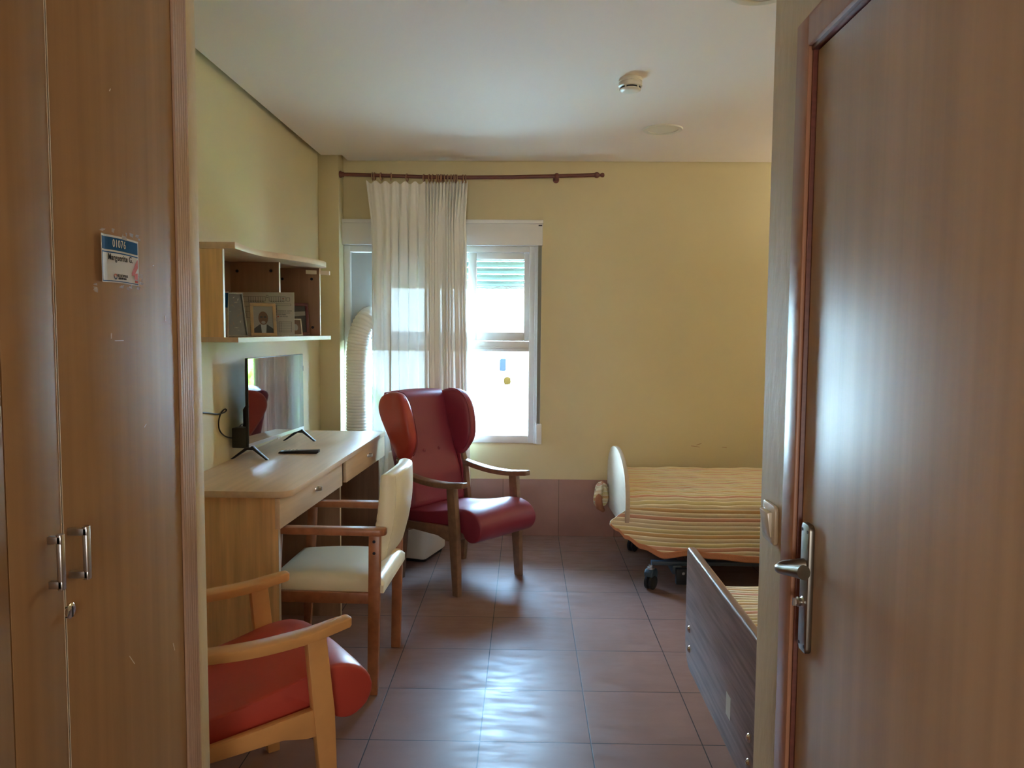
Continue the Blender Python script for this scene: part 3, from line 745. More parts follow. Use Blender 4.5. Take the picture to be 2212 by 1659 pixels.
# ================================================================== wall shelf
def shelf():
    yn, yf = 3.08, 4.065; zb, zu = 1.418, 1.792
    t = empty('wall_shelf', (XL, 3.6, zb), 0, 'beech wall shelf unit with curved top above the desk', 'shelf')
    L = lambda x, y: (x-XL, y-3.6)
    b = MB(); b.prism([L(XL+.002, yn), L(-1.155, yn), L(-1.045, yf+.055), L(XL+.002, yf+.055)], 'z', 0, .020); p = b.build('bottom_board', M['beech_y'], t)
    e = MB(); e.prism([L(-1.155, yn), L(-1.153, yn), L(-1.043, yf+.055), L(-1.045, yf+.055)], 'z', 0, .020); e.build('edge_band', M['edge'], p)
    cv = spline([(-1.160, yn, 0), (-1.170, 3.25, 0), (-1.165, 3.42, 0), (-1.128, 3.52, 0), (-1.082, 3.64, 0), (-1.045, 3.80, 0), (-1.030, 3.95, 0), (-1.052, 4.06, 0), (-1.10, 4.115, 0), (-1.17, 4.13, 0)], 6)
    poly = [L(XL+.002, yn)] + [L(p.x, p.y) for p in cv] + [L(XL+.002, 4.13)]
    b = MB(); b.prism(poly, 'z', zu-zb, zu-zb+.026); p = b.build('top_board', M['beech_y'], t, bevel=.0015)
    def up(y, x1, m, z1=zu-zb):
        b = MB(); b.prism([L(XL+.002, y), L(x1, y), L(x1, y+.018), L(XL+.002, y+.018)], 'z', .0205, z1-.0005); q = b.build('side_panel', m, t)
        e = MB(); e.prism([L(x1, y), L(x1+.002, y), L(x1+.002, y+.018), L(x1, y+.018)], 'z', .0205, z1-.0005); e.build('edge_band', M['edge'], q); return q
    up(yn+.001, -1.213, M['desk_side'])
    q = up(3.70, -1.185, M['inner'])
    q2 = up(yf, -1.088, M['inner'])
    for par, y, x, z in ((q, 3.70, -1.385, 1.748), (q, 3.70, -1.222, 1.750), (q2, yf, -1.128, 1.735), (q2, yf, -1.283, 1.735), (q2, yf, -1.125, 1.482)):
        b = MB(); b.lathe([(.001, -.003), (.007, -.003), (.0075, 0), (.001, 0)], (x-XL, y-3.6, z-zb), 'y', 16); b.build('cover_cap', M['blackcap'], par, smooth=True)
    b = MB(); b.prism([L(-1.15, 4.035), L(-1.045, 4.10), L(-1.045, 4.125), L(-1.09, 4.125)], 'z', zu-zb-.032, zu-zb-.012); b.build('corner_shelf', M['edge'], t)
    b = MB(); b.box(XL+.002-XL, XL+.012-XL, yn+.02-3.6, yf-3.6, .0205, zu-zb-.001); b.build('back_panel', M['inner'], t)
shelf()
ZS = 1.4385
def disc(n='round_cap'):
    b = MB(); b.lathe([(.001, 0), (.018, 0), (.018, .006), (.012, .010), (.001, .011)], (-1.26, 3.25, 1.8185), 'z', 20)
    tag(b.build('bottle_cap', M['black'], smooth=True), 'small black cap lying on top of the wall shelf', 'cap')
disc()

# things on the shelf -- a leaning frame: local x right, z up, y = thickness, leans back
def frame_thing(name, label, loc, yaw, lean, w_, h_, bw, mframe, paint, group='framed pictures on the wall shelf', depth=.012):
    t = empty(name, loc, 0, label, 'picture frame', group)
    t.rotation_euler = (lean, 0, yaw); t.rotation_mode = 'XYZ'
    b = MB(); b.box(0, w_, 0, depth, 0, bw); b.box(0, w_, 0, depth, h_-bw, h_); b.box(0, bw, 0, depth, bw, h_-bw); b.box(w_-bw, w_, 0, depth, bw, h_-bw)
    b.build('frame', mframe, t, bevel=.0015)
    b = MB(); b.box(bw*.9, w_-bw*.9, depth*.55, depth*.95, bw*.9, h_-bw*.9); b.build('backing', M['dkgrey'], t)
    ph = MB(); mats = []
    paint(ph, mats, w_, h_, bw, depth*.5); ph.build('photograph', mats, t)
    return t
def flat(b, mi, pts, y): b.mi = mi; b.add([(x, y, z) for x, z in pts], [tuple(range(len(pts)))])
def ell(cx, cz, rx, rz, n=20): return [(cx+rx*math.cos(2*PI*k/n), cz+rz*math.sin(2*PI*k/n)) for k in range(n)]
def portrait(b, mats, w_, h_, bw, y):
    mats += [M['grey'], M['skin'], M['shirt'], M['dkgrey']]
    x0, x1, z0, z1 = bw, w_-bw, bw, h_-bw; cx = w_/2; H = z1-z0; W = x1-x0
    flat(b, 0, [(x0, z0), (x1, z0), (x1, z1), (x0, z1)], y)
    flat(b, 3, [(x0, z0), (x1, z0), (x1, z0+.16*H), (cx+.2*W, z0+.32*H), (cx-.2*W, z0+.32*H), (x0, z0+.16*H)], y-.0002)
    flat(b, 2, [(cx-.10*W, z0), (cx+.12*W, z0), (cx+.16*W, z0+.32*H), (cx-.14*W, z0+.32*H)], y-.0004)
    flat(b, 1, ell(cx, z0+.56*H, .25*W, .25*H), y-.0006)
    flat(b, 3, ell(cx-.10*W, z0+.60*H, .075*W, .035*H, 10), y-.0008); flat(b, 3, ell(cx+.10*W, z0+.60*H, .075*W, .035*H, 10), y-.0008)
    flat(b, 3, [(cx-.1*W, z0+.605*H), (cx+.1*W, z0+.605*H), (cx+.1*W, z0+.615*H), (cx-.1*W, z0+.615*H)], y-.0008)
    flat(b, 0, ell(cx, z0+.40*H, .11*W, .055*H, 12), y-.0008)
def landscape(b, mats, w_, h_, bw, y):
    mats += [M['dkgrey'], M['grey'], M['skin'], M['wine']]
    flat(b, 0, [(bw, bw), (w_-bw, bw), (w_-bw, h_-bw), (bw, h_-bw)], y)
    flat(b, 1, [(bw, h_*.55), (w_-bw, h_*.62), (w_-bw, h_*.75), (bw, h_*.7)], y-.0002)
    flat(b, 2, ell(w_*.45, h_*.38, w_*.10, h_*.09), y-.0004); flat(b, 3, ell(w_*.45, h_*.25, w_*.14, h_*.10), y-.0003)
def foliage(b, mats, w_, h_, bw, y):
    mats += [M['dkgrey'], M['grey'], M['bark']]; r = random.Random(5)
    flat(b, 0, [(bw, bw), (w_-bw, bw), (w_-bw, h_-bw), (bw, h_-bw)], y)
    for k in range(26):
        cx, cz = r.uniform(.15, .85)*w_, r.uniform(.1, .9)*h_; a = r.uniform(0, PI); l = r.uniform(.006, .014)
        flat(b, 1+k % 2, [(cx-l*math.cos(a), cz-l*math.sin(a)), (cx+.002, cz-.001), (cx+l*math.cos(a), cz+l*math.sin(a)), (cx-.002, cz+.001)], y-.0003-.00002*k)
frame_thing('picture_frame', 'gold framed portrait of a bald man in glasses leaning on the shelf', (-1.215, 3.40, ZS+.003), math.radians(28), math.radians(-12), .112, .150, .014, M['gold'], portrait)
frame_thing('picture_frame', 'wine red framed picture leaning at the right end of the shelf', (-1.245, 3.90, ZS+.003), math.radians(30), math.radians(-10), .150, .168, .016, M['wine'], landscape)
frame_thing('picture_frame', 'dark landscape picture in a glass frame at the left end of the shelf', (-1.235, 3.150, ZS+.003), math.radians(62), math.radians(-10), .125, .185, .004, M['grey'], foliage)
def rosy(b, mats, w_, h_, bw, y):
    mats += [M['skin'], M['grey']]
    flat(b, 0, [(bw, bw), (w_-bw, bw), (w_-bw, h_-bw), (bw, h_-bw)], y); flat(b, 1, ell(w_*.5, h_*.5, w_*.2, h_*.2), y-.0002)
frame_thing('picture_frame', 'small white edged snapshot peeping out in front of the wine red frame', (-1.150, 3.765, ZS+.003), math.radians(38), math.radians(-14), .062, .085, .006, M['paper'], rosy)
# standing cards by the near side panel
t = empty('greeting_card', (-1.212, 3.125, ZS), 0, 'upright blue and white card against the left side panel', 'card')
MB().add([(0, 0, 0), (.002, 0, 0), (.004, .006, .185), (0, .006, .185), (-.055, .03, 0), (-.055, .034, .185)], [(0, 1, 2, 3), (0, 4, 5, 3)]).build('sheet', M['paper'], t, solid=.0012)
MB().add([(.001, -.001, .12), (.0035, .004, .18), (-.05, .028, .18), (-.05, .026, .12)], [(0, 1, 2, 3)]).build('blue_print', M['blue'], t, solid=.0005)

def plan():
    X0, X1, Y, H = -1.385, -1.090, 3.625, .206
    t = empty('evacuation_plan', (X0, Y, ZS), 0, 'white evacuation plan sheet with floor drawing standing on the shelf', 'sign')
    W = X1-X0
    MB().box(0, W, 0, .003, 0, H).build('sheet', M['plan'], t)
    b = MB(); th = .0011
    def ln(u0, v0, u1, v1, th=th):
        b.bar((u0*W, -.0006, v0*H), (u1*W, -.0006, v1*H), th, .0006, (0, 1, 0))
    def rc(u0, v0, u1, v1): ln(u0, v0, u1, v0); ln(u0, v1, u1, v1); ln(u0, v0, u0, v1); ln(u1, v0, u1, v1)
    rc(.27, .80, .54, .90); rc(.60, .80, .86, .90); rc(.16, .78, .27, .90); rc(.88, .80, .93, .88); ln(.27, .76, .54, .76); ln(.60, .74, .95, .74); ln(.60, .70, .95, .70); ln(.95, .70, .95, .74)
    for k in range(1, 7):
        ln(.27+.27*k/7, .80, .27+.27*k/7, .90); ln(.60+.26*k/7, .80, .60+.26*k/7, .90)
        ln(.27+.27*k/7-.012, .80, .27+.27*k/7+.012, .775, .0016); ln(.60+.26*k/7-.012, .80, .60+.26*k/7+.012, .775, .0016)
    ln(.16, .78, .16, .42); ln(.16, .68, .34, .68); ln(.24, .68, .24, .42); ln(.12, .56, .30, .56); rc(.17, .45, .23, .53); ln(.20, .45, .20, .53); ln(.16, .42, .30, .42)
    rc(.30, .70, .54, .74); ln(.66, .70, .66, .10); ln(.72, .70, .72, .10)
    for k in range(8): ln(.66, .16+.066*k, .72, .16+.066*k)
    rc(.555, .88, .585, .93)
    rc(.755, .10, .955, .33)
    for k in range(1, 6): ln(.755, .10+.038*k, .955, .10+.038*k, .0007)
    ln(.79, .10, .79, .33, .0007)
    b.build('drawing', M['ink'], t)
    R = Matrix.Rotation(PI/2, 4, 'X')
    T = lambda u, v: Matrix.Translation(Vector((u*W, -.0006, v*H))) @ R
    text_mesh('lettering', 'RESIDENCIA DAMUS', .0085, M['ink'], T(.735, .575), t, align='LEFT', xs=.8)
    text_mesh('lettering', 'PLANO DE EVACUACION', .0055, M['ink'], T(.735, .53), t, .0001, 'LEFT', .85)
    text_mesh('lettering', 'PLANTA PRIMERA', .0055, M['ink'], T(.735, .49), t, .0001, 'LEFT', .85)
    text_mesh('lettering', 'USTED ESTA AQUI', .005, M['ink'], T(.765, .45), t, .0001, 'LEFT', .85)
    for cx, cz in ((.742, .45), (.825, .855)):
        b = MB(); flat(b, 0, ell(cx*W, cz*H, .003, .003, 12), -.0008); b.build('location_dot', M['redink'], t)
    MB().box(W*.80, W*.90, -.004, .006, 0, .006).build('holder', M['acwhite'], t)
plan()

# ================================================================== air conditioner with hose
def ac():
    ang = math.atan2(-.08, .26)
    t = empty('portable_air_conditioner', (-.88, 4.845, 0), ang, 'white portable air conditioner with ribbed exhaust hose behind the red chair', 'air conditioner')
    b = MB(); b.prism(rrect(0, .272, 0, .34, .035, 6), 'z', .018, .70); b.build('body', M['acwhite'], t, bevel=.02, seg=3)
    b = MB(); b.prism(rrect(.02, .255, .02, .32, .03, 4), 'z', 0, .017); b.build('base', M['black'], t)
    # hose: out of the back, along the wall, up to the vent panel
    Minv = (Matrix.Translation((-.88, 4.845, 0)) @ Matrix.Rotation(ang, 4, 'Z')).inverted()
    path = [(-.88, 5.04, .40), (-.99, 5.15, .37), (-1.11, 5.28, .43), (-1.168, 5.355, .62), (-1.177, 5.37, .85), (-1.176, 5.37, 1.1), (-1.172, 5.37, 1.30), (-1.158, 5.374, 1.42), (-1.135, 5.385, 1.495), (-1.11, 5.415, 1.54), (-1.10, 5.455, 1.553), (-1.105, 5.49, 1.553)]
    sp = spline(path, 40); ds = [0]
    for p, q in zip(sp, sp[1:]): ds.append(ds[-1]+(q-p).length)
    N = 620; pts = []; rs = []; k = 0; tot = ds[-1]
    for i in range(N):
        s_ = tot*i/(N-1)
        while k < len(ds)-2 and ds[k+1] < s_: k += 1
        f_ = (s_-ds[k])/max(1e-6, ds[k+1]-ds[k]); pts.append(Minv @ sp[k].lerp(sp[k+1], f_))
        ph = (s_/.0215) % 1; rs.append(.072+.0085*(abs(math.sin(PI*ph))**.5))
    h = MB(); h.tube(pts, rs, 28); h.build('exhaust_hose', M['hose'], t, smooth=True)
ac()

# ================================================================== high wing armchairs
def wing_chair(label, loc, rz, wood, cloth, cloth2, sc=1.0):
    t = empty('wing_armchair', loc, rz, label, 'armchair', 'red wing armchairs'); t.scale = (sc, sc, sc)
    for s in (-1, 1):
        y = s*.258
        # front leg, raked forward, tapering
        b = MB(); b.prism([(.200, 0), (.242, 0), (.262, .62), (.196, .62)][::1] if False else [(.225, 0), (.268, 0), (.258, .36), (.232, .615), (.172, .615), (.192, .36)], 'y', y-.017, y+.017)
        b.build('leg', wood, t, bevel=.004)
        # rear leg rising into the back frame
        b = MB(); b.prism([(-.262, 0), (-.215, 0), (-.178, .32), (-.172, .42), (-.200, .62), (-.232, .72), (-.262, .72), (-.245, .60), (-.232, .42), (-.238, .32)], 'y', y-.016, y+.016)
        b.build('leg', wood, t, bevel=.004)
        # side rail with arched underside
        b = MB(); b.prism([(-.19, .285), (-.15, .318), (.10, .318), (.17, .30), (.20, .30), (.20, .385), (-.19, .355)], 'y', y-.013, y+.013); b.build('side_rail', wood, t, bevel=.003)
        # curved arm
        cl = spline([(-.235, y+s*.005, .640), (-.12, y+s*.006, .622), (.02, y+s*.007, .610), (.16, y+s*.007, .612), (.25, y+s*.006, .622), (.312, y+s*.004, .630)], 5)
        vs = []; n = len(cl)
        for i, p in enumerate(cl):
            q = i/(n-1); hw = .022+.010*math.sin(PI*min(1, q*1.1)); hw *= (1 if i < n-1 else .75); th = .015 if i < n-1 else .012
            for (a, c) in ((-hw, -th), (hw, -th), (hw, th*.75), (hw*.8, th), (-hw*.8, th), (-hw, th*.75)): vs.append((p.x, p.y+a, p.z+c))
        fs = [(i*6+k, i*6+(k+1) % 6, (i+1)*6+(k+1) % 6, (i+1)*6+k) for i in range(n-1) for k in range(6)] + [tuple(range(6))[::-1], tuple(range((n-1)*6, n*6))]
        b = MB(); b.add(vs, fs); b.build('arm', wood, t, bevel=.0025, ang=40)
    b = MB(); b.box(-.21, -.185, -.24, .24, .29, .35); b.box(.16, .19, -.24, .24, .29, .33); b.build('cross_rail', wood, t, bevel=.003)
    # seat cushion with a fat rolled front
    prof = spline([(-.215, .352, 0), (-.215, .40, 0), (-.20, .412, 0), (-.05, .425, 0), (.10, .452, 0), (.22, .480, 0), (.30, .482, 0), (.37, .452, 0), (.405, .395, 0), (.385, .335, 0), (.33, .305, 0), (.28, .318, 0), (.245, .352, 0), (.10, .352, 0), (-.05, .345, 0), (-.20, .342, 0)], 3)
    pr = [(p.x, p.y) for p in prof]
    Wd = .232; b = MB(); n = len(pr); rows = []
    cxp = sum(p[0] for p in pr)/n
    ys = [(-1, .90), (-.985, .965), (-.94, 1), (-.6, 1.0), (0, 1.0), (.6, 1.0), (.94, 1), (.985, .965), (1, .90)]
    vs = []
    for yy, k in ys:
        for (x, z) in pr:
            ccx = .10 if x < .2 else .30; cz = .39
            crown = .012*(1-yy*yy)*(1 if z > .40 else 0)
            vs.append((ccx*(1-k)+x*k, yy*Wd, cz*(1-k)+z*k+crown))
    R_ = len(ys); fs = [(i*n+k, i*n+(k+1) % n, (i+1)*n+(k+1) % n, (i+1)*n+k) for i in range(R_-1) for k in range(n)] + [tuple(range(n))[::-1], tuple(range((R_-1)*n, R_*n))]
    b.add(vs, fs); b.build('seat_cushion', cloth, t, smooth=True)
    # back: reclining padded slab
    def bc(u, v, side):   # u -1..1, v 0..1
        z = .405+(1.092-.405)*v
        x = -.165-.205*v-.01*math.sin(PI*v)
        wv = .222+.010*v
        e = max(0, abs(u)-.82)/.18
        th = (.055+.015*math.sin(PI*min(1, v*1.2)))*math.sqrt(max(0, 1-e*e*.96))
        ve = max(0, (v-.93)/.07); th *= math.sqrt(max(0.02, 1-ve*ve*.98))
        vb = max(0, (.05-v)/.05); th *= math.sqrt(max(0.05, 1-vb*vb*.9))
        lum = .012*math.exp(-((v-.28)/.12)**2)
        return (x-.045+side*th+(lum if side > 0 else 0), u*wv, z+.012*(1-u*u)*v)
    nu, nv = 26, 40; b = MB(); vs = []
    for side in (1, -1):
        for j in range(nv+1):
            for i in range(nu+1): vs.append(bc(-1+2*i/nu, j/nv, side))
    A = (nu+1)*(nv+1); fs = []
    for j in range(nv):
        for i in range(nu):
            k = j*(nu+1)+i; fs.append((k, k+1, k+nu+2, k+nu+1)); fs.append((A+k, A+k+nu+1, A+k+nu+2, A+k+1))
    for j in range(nv):
        for i in (0, nu): k = j*(nu+1)+i; fs.append((k, k+nu+1, A+k+nu+1, A+k))
    for i in range(nu):
        for j in (0, nv): k = j*(nu+1)+i; fs.append((k, k+1, A+k+1, A+k))
    b.add(vs, fs); bk = b.build('back_cushion', cloth, t, smooth=True)
    for y in (-.06, .06):
        b = MB(); v = .48; p = bc(y/.23, v, 1); b.lathe([(.001, .004), (.008, .003), (.0105, 0), (.0105, -.004), (.001, -.004)], (p[0], y, p[2]), 'x', 16); b.build('button', cloth, bk, smooth=True)
    # wings (ears)
    out_ = [(-.245, .695), (-.305, .775), (-.375, .875), (-.425, .955), (-.440, 1.015), (-.415, 1.068), (-.365, 1.094), (-.30, 1.102), (-.238, 1.092), (-.19, 1.05), (-.158, .985), (-.138, .905), (-.130, .835), (-.145, .775), (-.185, .718), (-.22, .690)]
    P = spline([(x, z, 0) for x, z in out_]+[(*out_[0], 0)], 4)[:-1]; P = [(p.x, p.y) for p in P]
    cx = sum(p[0] for p in P)/len(P); cz = sum(p[1] for p in P)/len(P); n = len(P)
    for s in (-1, 1):
        vs = []
        lay = [(.195, .55), (.198, .86), (.208, .965), (.225, 1.0), (.245, 1.0), (.262, .965), (.272, .86), (.275, .5)]
        for yy, k in lay:
            for x, z in P:
                xx = cx+(x-cx)*k; zz = cz+(z-cz)*k
                fl = .035*max(0, (zz-.72)/.38)*max(0, (xx+.30)/.17)        # top front flares outwards
                vs.append((xx, s*(yy+fl), zz))
        R_ = len(lay); fs = [(i*n+k, i*n+(k+1) % n, (i+1)*n+(k+1) % n, (i+1)*n+k) for i in range(R_-1) for k in range(n)] + [tuple(range(n))[::-1], tuple(range((R_-1)*n, R_*n))]
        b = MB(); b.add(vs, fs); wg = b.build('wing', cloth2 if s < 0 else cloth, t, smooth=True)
        # piping along the inner rim
        pp = []
        for k in range(n):
            x, z = P[k]
            if x > -.33 and z > .72:
                fl = .035*max(0, (z-.72)/.38)*max(0, (x+.30)/.17); pp.append((x*1.0+.0, s*(.208+fl), z+.001))
        pp.sort(key=lambda q: math.atan2(q[2]-cz, q[0]-cx)); b = MB(); b.tube(pp, .0028, 6); b.build('piping', cloth, wg, smooth=True)
    # lower side infill of the back
    for s in (-1, 1):
        b = MB(); b.prism([(-.262, .72), (-.235, .42), (-.19, .42), (-.20, .60), (-.235, .74)], 'y', s*.222-.006, s*.222+.006); b.build('side_infill', cloth, bk, bevel=.003)
    b = MB(); b.lathe([(.001, 0), (.006, -.001), (.007, -.004), (.001, -.006)], (-.247, -.274, .705), 'y', 10); b.build('back_bolt', M['metal'], t, smooth=True)
    return t
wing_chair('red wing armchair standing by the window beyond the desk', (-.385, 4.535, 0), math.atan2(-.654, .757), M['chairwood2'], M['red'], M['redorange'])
wing_chair('red wing armchair in the foreground half hidden by the plaster wall end', (-.913, 2.248, 0), math.atan2(.606, .796), M['chairwood'], M['redorange'], M['redorange'], .975)

# ================================================================== cream chair at the desk
def cream_chair():
    # local x = forward (towards the desk)
    t = empty('desk_armchair', (-.80, 3.262, 0), math.radians(178.2), 'cream vinyl chair with wooden arms pulled up to the desk', 'chair')
    Wd = M['chairwood3']
    for s in (-1, 1):
        y = s*.235
        b = MB(); b.prism([(-.222, 0), (-.180, 0), (-.186, .40), (-.190, .655), (-.236, .655), (-.232, .40)], 'y', y-.016, y+.016); lg = b.build('leg', Wd, t, bevel=.004)
        for z in (.632, .585):
            for q in (-1, 1):
                MB().lathe([(.001, q*.0185), (.006, q*.018), (.0065, q*.0155), (.001, q*.0155)], (-.212, y, z), 'y', 14).build('bolt_cap', M['blackcap'], lg, smooth=True)
        b = MB(); b.prism([(.205, 0), (.235, 0), (.222, .40), (.205, .655), (.165, .655), (.178, .40)], 'y', y-.014, y+.014); lg = b.build('leg', Wd, t, bevel=.004)
        # arm with rounded rear end
        b = MB(); pl = []
        for k in range(9):
            a = PI/2+PI*k/8; pl.append((-.232+.028*math.cos(a), y+.030*math.sin(a)))
        pl += [(.215, y-.024), (.228, y-.012), (.228, y+.012), (.215, y+.024)]
        b.prism(pl, 'z', .656, .684); b.build('arm', Wd, t, bevel=.005)
        b = MB(); b.box(-.19, .19, y-.010, y+.010, .375, .42); b.build('side_rail', Wd, t, bevel=.003)
    b = MB(); b.box(-.205, -.187, -.222, .222, .375, .42); b.box(.185, .205, -.222, .222, .375, .42); b.build('cross_rail', Wd, t, bevel=.003)
    # seat
    def st(u, v, side):
        x = -.245+.48*v; wv = .232-.02*v; y = u*wv
        e = max(abs(u), abs(2*v-1)); ed = max(0, (e-.80)/.2); k = math.sqrt(max(.0, 1-ed*ed))
        z = .425+(side > 0)*(.022+.028*k+.012*math.cos(PI*(v-.5)))-(side < 0)*.008
        return (x, y, z)
    nu = nv = 22; vs = []
    for side in (1, -1):
        for j in range(nv+1):
            for i in range(nu+1): vs.append(st(-1+2*i/nu, j/nv, side))
    A = (nu+1)*(nv+1); fs = []
    for j in range(nv):
        for i in range(nu):
            k = j*(nu+1)+i; fs.append((k, k+1, k+nu+2, k+nu+1)); fs.append((A+k, A+k+nu+1, A+k+nu+2, A+k+1))
    for j in range(nv):
        for i in (0, nu): k = j*(nu+1)+i; fs.append((k, k+nu+1, A+k+nu+1, A+k))
    for i in range(nu):
        for j in (0, nv): k = j*(nu+1)+i; fs.append((k, k+1, A+k+1, A+k))
    MB().add(vs, fs).build('seat', M['cream'], t, smooth=True)
    # back pad: curved in plan, leaning back
    def bk(u, v, side):
        z = .545+.348*v
        wv = .218-.012*v
        e = max(0, abs(u)-.88)/.12; ev = max(0, (abs(2*v-1)-.90)/.10)
        th = .030*math.sqrt(max(.02, 1-max(e, ev)**2*.98))+.006*math.sin(PI*v)
        x = -.205-.040*v-.016*math.sin(PI*v*.9)-.028*(1-u*u)
        wr = .0022*math.sin(70*(v+abs(u)*.35))*max(0, 1-abs(v-.35)*2.6)*max(0, (abs(u)-.55)/.4)
        return (x+side*th, u*wv, z+.014*(1-u*u)*v - .012*u*u*(1-v))if not wr else (x+side*(th+wr), u*wv, z+.014*(1-u*u)*v - .012*u*u*(1-v))
    nu, nv = 40, 60; vs = []
    for side in (1, -1):
        for j in range(nv+1):
            for i in range(nu+1): vs.append(bk(-1+2*i/nu, j/nv, side))
    A = (nu+1)*(nv+1); fs = []
    for j in range(nv):
        for i in range(nu):
            k = j*(nu+1)+i; fs.append((k, k+1, k+nu+2, k+nu+1)); fs.append((A+k, A+k+nu+1, A+k+nu+2, A+k+1))
    for j in range(nv):
        for i in (0, nu): k = j*(nu+1)+i; fs.append((k, k+nu+1, A+k+nu+1, A+k))
    for i in range(nu):
        for j in (0, nv): k = j*(nu+1)+i; fs.append((k, k+1, A+k+1, A+k))
    b_ = MB().add(vs, fs).build('backrest', M['cream'], t, smooth=True)
    for s in (-1, 1):
        pts = [bk(s*.90, .03+.94*k/24, -1) for k in range(25)]
        MB().tube([(p[0]-.0005, p[1], p[2]) for p in pts], .0016, 6).build('seam', M['cream'], b_, smooth=True)
cream_chair()

# ================================================================== beds
def caster(name, x, y, parent, rz=0):
    c = bpy.data.objects.new(name, None)
    b = MB(); b.prism([(-.030, .075), (-.034, .10), (-.02, .118), (.02, .122), (.036, .10), (.032, .062), (.018, .070), (0, .082), (-.02, .08)], 'y', -.026, .026)
    f = b.build(name, M['bedsteel'], parent, bevel=.004); f.location = (x, y, 0); f.rotation_euler = (0, 0, rz)
    for s in (-1, 1):
        w_ = MB(); w_.lathe([(.001, -.010), (.036, -.010), (.042, -.006), (.042, .006), (.036, .010), (.001, .010)], (0, s*.0145, .042), 'y', 24); w_.build('wheel', M['rubber'], f, smooth=True)
    b = MB(); b.lathe([(.001, .118), (.022, .118), (.022, .128), (.014, .130), (.014, .142), (.001, .142)], (0, 0, 0), 'z', 16); b.build('swivel', M['metal'], f, smooth=True)
    return f

def quilt_piece(name, parent, X0f, X1, path, hemz, o, xl, nx=150, top_drop=None, wav=1.0, hem=True, skew=None):
    """path: list of (y,z) from far top edge over to the near side; hemz(x): lowest z at near side"""
    pts = spline([(y, z, 0) for y, z in path], 10); D = [0]
    for p, q in zip(pts, pts[1:]): D.append(D[-1]+(q-p).length)
    tot = D[-1]; nv = 110
    def at(s):
        k = 0
        while k < len(D)-2 and D[k+1] < s: k += 1
        f_ = (s-D[k])/max(1e-6, D[k+1]-D[k]); return pts[k].lerp(pts[k+1], f_)
    def full(a, v):
        s = tot*v; p = at(s); y, z = p.x, p.y
        x0 = xl(z, y); x = x0+(X1-x0)*a**1.5
        drape = 0
        hz = hemz(x)
        zt_ = path[-1][1]; zs = path[-3][1]     # side begins here
        if s > tot-.02 and False: pass
        side = max(0, (zs-z)/(zs-zt_))
        z2 = z if side == 0 else zs-(zs-hz)*side
        y2 = y-.012*side*(math.sin(x*9+1)+.5*math.sin(x*21))*wav+.004*math.sin(x*31+s*7)
        if side == 0: z2 += .003*math.sin(x*13+y*17)+.002*math.sin(x*37+y*9)
        sk = skew(x, z2) if skew else 0
        return (x-o[0], y2-o[1], z2-o[2]), (x, s if side == 0 else (s-(zs-z))+(zs-z2)+sk)
    split = 1-.036/max(.05, tot)*1.0
    b = MB(); b.grid(nx, nv, lambda a, v: full(a, v*split)[0], lambda a, v: full(a, v*split)[1]); b.build(name, M['quilt'], parent, smooth=True, solid=.006)
    if hem:
        b = MB(); b.grid(nx, 5, lambda a, v: full(a, split+v*(1-split))[0]); b.build('border', M['hem'], parent, smooth=True, solid=.010)

